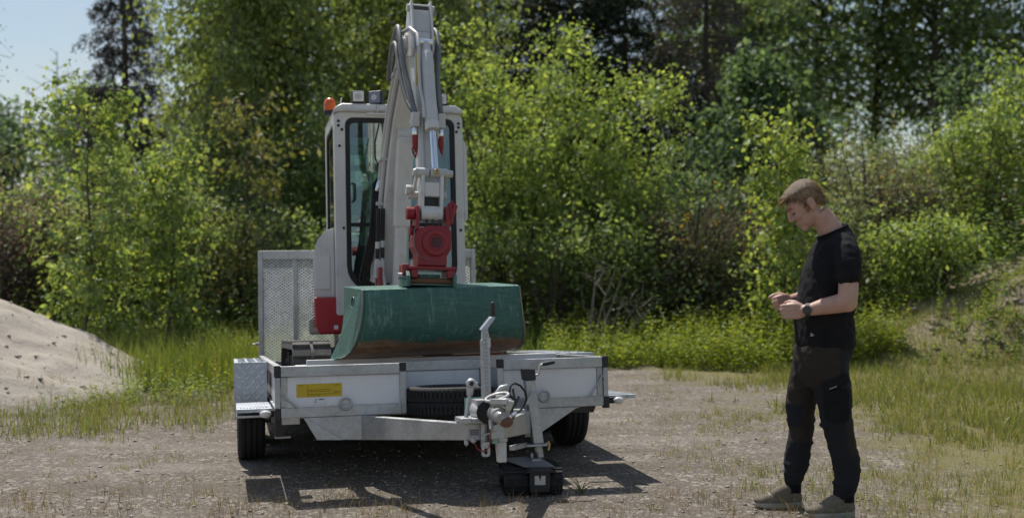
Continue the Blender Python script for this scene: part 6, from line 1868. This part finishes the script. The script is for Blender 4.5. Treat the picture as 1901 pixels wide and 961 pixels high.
# --- eyes, brows, mouth
for s in (-1, 1):
    e = MB()
    e.tube([hp(-0.085, s * 0.018, -0.002), hp(-0.086, s * 0.030, -0.005), hp(-0.078, s * 0.044, -0.003)], [0.003, 0.0042, 0.003], 8)
    e.build('eyelashes', 'eye_dark', man, smooth=60)
    b = MB()
    b.tube([hp(-0.098, s * 0.014, 0.026), hp(-0.096, s * 0.032, 0.031), hp(-0.080, s * 0.050, 0.026)], [0.004, 0.0048, 0.003], 8)
    b.build('eyebrow', 'hair', man, smooth=60)
MB().tube([hp(-0.088, -0.022, -0.067), hp(-0.098, 0, -0.0665), hp(-0.088, 0.022, -0.067)], [0.002, 0.0032, 0.002], 8).build('mouth', 'lips', man, smooth=60)

# --- hair: a shell over the skull, trimmed at the hairline
hm = MB()
hm.ball((0.017, 0, 0.036), (0.0985, 0.0775, 0.0895), 28)
hm.ball((-0.012, 0, 0.050), (0.084, 0.070, 0.070), 24)
hm.ball((-0.055, 0.004, 0.080), (0.036, 0.050, 0.022), 18, rot=(0, R(20), 0))
hm.ball((-0.074, -0.010, 0.079), (0.018, 0.034, 0.013), 14)
hm.ball((0.052, 0, -0.008), (0.055, 0.062, 0.052), 18)
ho = hm.build('hair', 'hair', man)
rm = ho.modifiers.new('remesh', 'REMESH'); rm.mode = 'VOXEL'; rm.voxel_size = 0.005; rm.use_smooth_shade = True
sm = ho.modifiers.new('smooth', 'SMOOTH'); sm.iterations = 3
tx = bpy.data.textures.new('locks', 'CLOUDS'); tx.noise_scale = 0.03
dm = ho.modifiers.new('locks', 'DISPLACE'); dm.texture = tx; dm.strength = 0.003; dm.texture_coords = 'LOCAL'
bake(ho)
bm = bmesh.new(); bm.from_mesh(ho.data)
def bald(p):
    x, z = p.x, p.z
    if x < -0.045: lim = 0.066 - (x + 0.045) * 0.1
    elif x < -0.022: lim = 0.058 - (x + 0.045) * 1.6
    elif x < 0.004: lim = -0.022
    elif x < 0.036: lim = 0.022
    else: lim = -0.028 - (x - 0.036) * 0.75
    return z < lim
bmesh.ops.delete(bm, geom=[v for v in bm.verts if bald(v.co)], context='VERTS')
bm.transform(HM)
bm.to_mesh(ho.data); bm.free()
ho.data.polygons.foreach_set('use_smooth', [True] * len(ho.data.polygons))
# loose locks on top of the shell
rg = np.random.default_rng(4)
vco = np.array([v.co[:] for v in ho.data.vertices]); vno = np.array([v.normal[:] for v in ho.data.vertices])
NL = 3200
pick = rg.choice(len(vco), NL)
ax_f = np.array((HM3 @ Vector((-0.75, 0, -0.5)))[:]); ax_b = np.array((HM3 @ Vector((0.6, 0, -0.9)))[:])
rel = np.array([(HM.inverted() @ Vector(p)).x for p in vco[pick]])
wgt = np.clip((0.03 - rel) / 0.06, 0, 1)[:, None]
Dl = ax_f * wgt + ax_b * (1 - wgt) + vno[pick] * 0.10 + rg.normal(size=(NL, 3)) * 0.16
LV, LF, LC = leaves_mesh(vco[pick] - vno[pick] * 0.002, Dl, rg.uniform(0.012, 0.030, NL) * (0.75 + 0.5 * wgt[:, 0]), 0.09, palette(rg, NL, [(0.11, 0.068, 0.038), (0.24, 0.155, 0.085), (0.46, 0.33, 0.20)]), rg)
lk_ = raw_mesh('hair_locks', LV, LF, 'grass_blades', LC)
lk_.parent = man
lk_['kind'] = 'stuff'

# --- t-shirt
sh = MB()
loft(sh, [(0.010, 0, 0.868, 0.150, 0.186), (0.008, 0, 0.945, 0.147, 0.183), (0.000, 0, 1.020, 0.139, 0.178), (0.010, 0, 1.095, 0.146, 0.183), (0.024, 0, 1.165, 0.142, 0.192), (0.040, 0, 1.271, 0.134, 0.205), (0.056, 0, 1.357, 0.118, 0.200),
          (0.062, 0, 1.405, 0.098, 0.165), (0.056, 0, 1.438, 0.080, 0.105, 0.35), (0.045, 0, 1.458, 0.073, 0.080, 0.45)], 30)
chain(sh, [(0.064, -0.12, 1.385, 0.064), (0.068, -0.182, 1.348, 0.069), (0.066, -0.218, 1.285, 0.066), (0.064, -0.226, 1.232, 0.0645)], 18)
sh.tube([(0.066, -0.218, 1.285), (0.064, -0.227, 1.220)], [0.066, 0.0645], 18)
chain(sh, [(0.066, 0.13, 1.395, 0.070), (0.078, 0.190, 1.365, 0.073), (0.064, 0.222, 1.28, 0.068), (0.060, 0.228, 1.235, 0.064)], 18)
shirt = organic(sh, 't_shirt', 'shirt_black', man, 0.0065, 3, [(0.085, 0.020), (0.03, 0.006)])
cb = []
for k in range(25):
    a = 2 * pi * k / 24
    u = 0.074 * math.cos(a)
    cb.append((0.044 + u, 0.080 * math.sin(a), 1.461 + u * 0.47))
MB().tube(cb, 0.0065, 8, caps=False).build('collar', 'shirt_black', man, smooth=60)
MB().prism([(-0.108, 0.948), (-0.092, 0.933), (-0.112, 0.928)], 'y', -0.176, -0.174).build('shirt_mark', 'shirt_print', man)

# --- trousers
tr = MB()
loft(tr, [(-0.010, 0, 0.655, 0.085, 0.155), (-0.016, 0, 0.72, 0.120, 0.182), (-0.016, 0, 0.775, 0.130, 0.186), (0.000, 0, 0.842, 0.145, 0.184), (0.008, 0, 0.900, 0.143, 0.176)], 28)
chain(tr, [(0.0, -0.092, 0.80, 0.100), (0.014, -0.096, 0.705, 0.098), (0.030, -0.10, 0.60, 0.088), (0.040, -0.102, 0.51, 0.078), (0.064, -0.106, 0.40, 0.074), (0.082, -0.11, 0.30, 0.071), (0.091, -0.11, 0.204, 0.066), (0.078, -0.11, 0.150, 0.058), (0.070, -0.11, 0.128, 0.050)], 20)
chain(tr, [(-0.02, 0.092, 0.80, 0.100), (-0.058, 0.10, 0.70, 0.094), (-0.082, 0.106, 0.60, 0.082), (-0.092, 0.11, 0.51, 0.073), (-0.090, 0.115, 0.40, 0.068), (-0.104, 0.12, 0.28, 0.066), (-0.113, 0.12, 0.204, 0.060), (-0.126, 0.12, 0.158, 0.050)], 20)
for c, r in (((0.088, -0.11, 0.245), (0.076, 0.072, 0.022)), ((0.080, -0.11, 0.180), (0.070, 0.066, 0.018)), ((0.036, -0.10, 0.47), (0.084, 0.08, 0.02)), ((-0.108, 0.12, 0.235), (0.071, 0.066, 0.02)), ((-0.118, 0.12, 0.185), (0.062, 0.056, 0.016)), ((-0.092, 0.112, 0.47), (0.078, 0.074, 0.02)), ((-0.09, 0.115, 0.35), (0.073, 0.07, 0.016))):
    tr.ball(c, r, 16)
organic(tr, 'trousers', 'trousers', man, 0.007, 3, [(0.09, 0.020), (0.03, 0.008)])
MB().prism(rrect(-0.045, 0.080, 0.505, 0.665, 0.012, 3), 'y', -0.201, -0.185).build('cargo_pocket', 'shirt_black', man, bevel=0.005)
MB().prism([(-0.060, 0.690), (0.070, 0.742), (0.078, 0.700), (-0.052, 0.650)], 'y', -0.208, -0.186).build('pocket_flap', 'shirt_black', man, bevel=0.005)
MB().bar((-0.025, -0.2095, 0.668), (0.012, -0.2095, 0.682), 0.002, 0.005).build('pocket_piping', 'shirt_print', man)

# --- shoes and socks
def shoe(x, y, yaw):
    m = Matrix.Translation((x, y, 0)) @ Matrix.Rotation(yaw, 4, 'Z')
    outline = [(0.095, 0.0), (0.090, 0.026), (0.06, 0.038), (0.0, 0.036), (-0.06, 0.044), (-0.115, 0.046), (-0.155, 0.034), (-0.172, 0.006), (-0.160, -0.024), (-0.115, -0.043), (-0.06, -0.042), (0.0, -0.034), (0.06, -0.036), (0.088, -0.024)]
    so = MB().prism(outline, 'z', 0.002, 0.034)
    for i, (a, b, c) in enumerate(so.v):
        so.v[i] = (a, b, c + (0.014 * max(0, (-a - 0.11) / 0.06) if c < 0.02 else 0.006 * max(0, (a - 0.02) / 0.07)))
    so.build('shoe_sole', 'shoe_sole', man, bevel=0.008, seg=3, smooth=60, xf=m)
    u = MB()
    u.ball((0.050, 0, 0.055), (0.046, 0.036, 0.050), 16)
    u.ball((0.000, 0, 0.058), (0.062, 0.036, 0.044), 16)
    u.ball((-0.070, 0, 0.046), (0.078, 0.040, 0.032), 16)
    u.ball((-0.115, 0, 0.042), (0.052, 0.040, 0.024), 16)
    u.tube([(-0.06, 0, 0.06), (-0.01, 0, 0.086), (0.03, 0, 0.100)], [0.034, 0.036, 0.038], 14)
    u.tube([(0.045, 0, 0.06), (0.052, 0, 0.108)], [0.040, 0.038], 14)
    o = organic(u, 'shoe_upper', 'shoe_fabric', None, 0.005, 3)
    o.data.transform(m); o.parent = man
    la = MB()
    for k in range(5):
        xx = -0.082 + k * 0.021
        zz = 0.082 + k * 0.0085
        la.tube([(xx, -0.026, zz - 0.012), (xx - 0.004, 0, zz), (xx, 0.026, zz - 0.012)], 0.0035, 6)
    la.build('laces', 'shoe_sole', man, smooth=60, xf=m)
    MB().tube([(0.046, 0, 0.085), (0.048, 0, 0.19)], [0.043, 0.042], 14).build('sock', 'sock_black', man, smooth=60, xf=m)
shoe(0.040, -0.115, R(6))
shoe(-0.172, 0.125, R(2))

# --- wrist watch on the near wrist
wd = Vector((-0.90, 0.42, -0.06)).normalized()
wc = Vector((-0.118, -0.160, 1.060))
MB().lathe([(0.0335, -0.011), (0.0365, -0.011), (0.0365, 0.011), (0.0335, 0.011)], wc, wd, 24).build('watch_strap', 'black_plastic', man, smooth=40)
nv = Vector((-0.40, -0.90, 0.05)).normalized()
MB().lathe([(0.0, 0), (0.0215, 0), (0.0225, 0.004), (0.0225, 0.010), (0.019, 0.012), (0.0, 0.012)], wc + nv * 0.034, nv, 24).build('watch_case', 'dark_steel', man, smooth=40)

# ================================================================== sub-parts: hang pieces on the part they belong to
def adopt(root, parent, kids):
    def named(n):
        return sorted((c for c in root.children if c.name.split('.')[0] == n), key=lambda c: c.name)
    P = named(parent)
    for k in kids:
        C = named(k)
        if not P or not C: continue
        for i, c in enumerate(C):
            c.parent = P[min(len(P) - 1, i * len(P) // len(C))]
for par, kids in (('wheel_tyre', ['wheel_rim']), ('spare_tyre', ['rim', 'tread_blocks', 'spare_label', 'spare_label_face', 'spare_label_print']), ('warning_sticker', ['sticker_print']), ('white_label', ['label_print']),
                  ('mudguard', ['mudguard_skirt', 'tread_pattern']), ('step_plate', ['step_ribs']), ('lashing_ring', ['ring_plate']), ('type_plate', ['plate_print']), ('marker_lamp', ['lamp_bracket']),
                  ('jack_tube', ['jack_cap', 'jack_crank', 'jack_grip', 'jack_lever', 'jack_clamp', 'jack_pin', 'jack_inner_tube', 'jack_arm']), ('stand_tube', ['stand_perforation', 'stand_head', 'crank_plate', 'crank_grip', 'stand_foot', 'stand_clamp']),
                  ('brake_lever', ['brake_grip', 'grip_hole_disc', 'brake_bracket']), ('coupling_head', ['coupling_cup', 'coupling_handle', 'release_lever', 'red_marker']), ('brake_hose', ['plug', 'hose_ferrule']),
                  ('ramp_top_bar', ['ramp_upright', 'expanded_mesh', 'ramp_latch']), ('draw_beam', ['bolt'])):
    adopt(trailer, par, kids)
for par, kids in (('rubber_track', ['track_lugs', 'track_idler', 'track_roller', 'track_frame']), ('corner_skirt', ['skirt_louvres', 'skirt_sticker']), ('side_cover', ['cover_panel']), ('cab_front_frame', ['windscreen', 'windscreen_seal', 'windscreen_bar', 'frame_bolts', 'screen_handle']),
                  ('cab_side_frame', ['side_window_seal', 'side_window']), ('cab_rear_frame', ['rear_window']), ('cab_roof', ['roof_gutter', 'headlining']), ('work_lamp', ['lamp_lens', 'lamp_bulb', 'lamp_stalk']), ('beacon_base', ['beacon']),
                  ('seat', ['seat_back', 'headrest', 'seat_base']), ('boom', ['boom_boss', 'boom_foot_boss', 'boom_pipe', 'pipe_clamp']), ('boom_cylinder', ['boom_cylinder_rod', 'cylinder_eye']), ('arm', ['arm_cheek_plate', 'arm_pin', 'arm_cover', 'arm_decal']),
                  ('bucket_cylinder', ['bucket_cylinder_rod', 'cylinder_gland', 'cylinder_pin']), ('quick_coupling', ['coupling_cap']), ('tiltrotator_body', ['rotor_cover', 'cover_emblem', 'tilt_ear', 'tilt_pin', 'lifting_hook', 'rotor_hoses', 'control_wire', 'hitch_flange', 'hitch_block', 'hitch_lock', 'hitch_pin']),
                  ('bucket_shell', ['bucket_side', 'side_weld', 'side_mark', 'cutting_edge', 'bucket_bracket', 'bracket_plate', 'bracket_pin', 'bracket_bar'])):
    adopt(exc, par, kids)
for par, kids in (('track', ['track_lugs', 'track_wheel']), ('housing', ['housing_lid', 'housing_edge', 'letter_plate'])):
    adopt(mover, par, kids)
for par, kids in (('t_shirt', ['collar', 'shirt_mark']), ('trousers', ['cargo_pocket', 'pocket_flap', 'pocket_piping']), ('shoe_upper', ['shoe_sole', 'laces']), ('watch_strap', ['watch_case']), ('hair', ['hair_locks'])):
    adopt(man, par, kids)
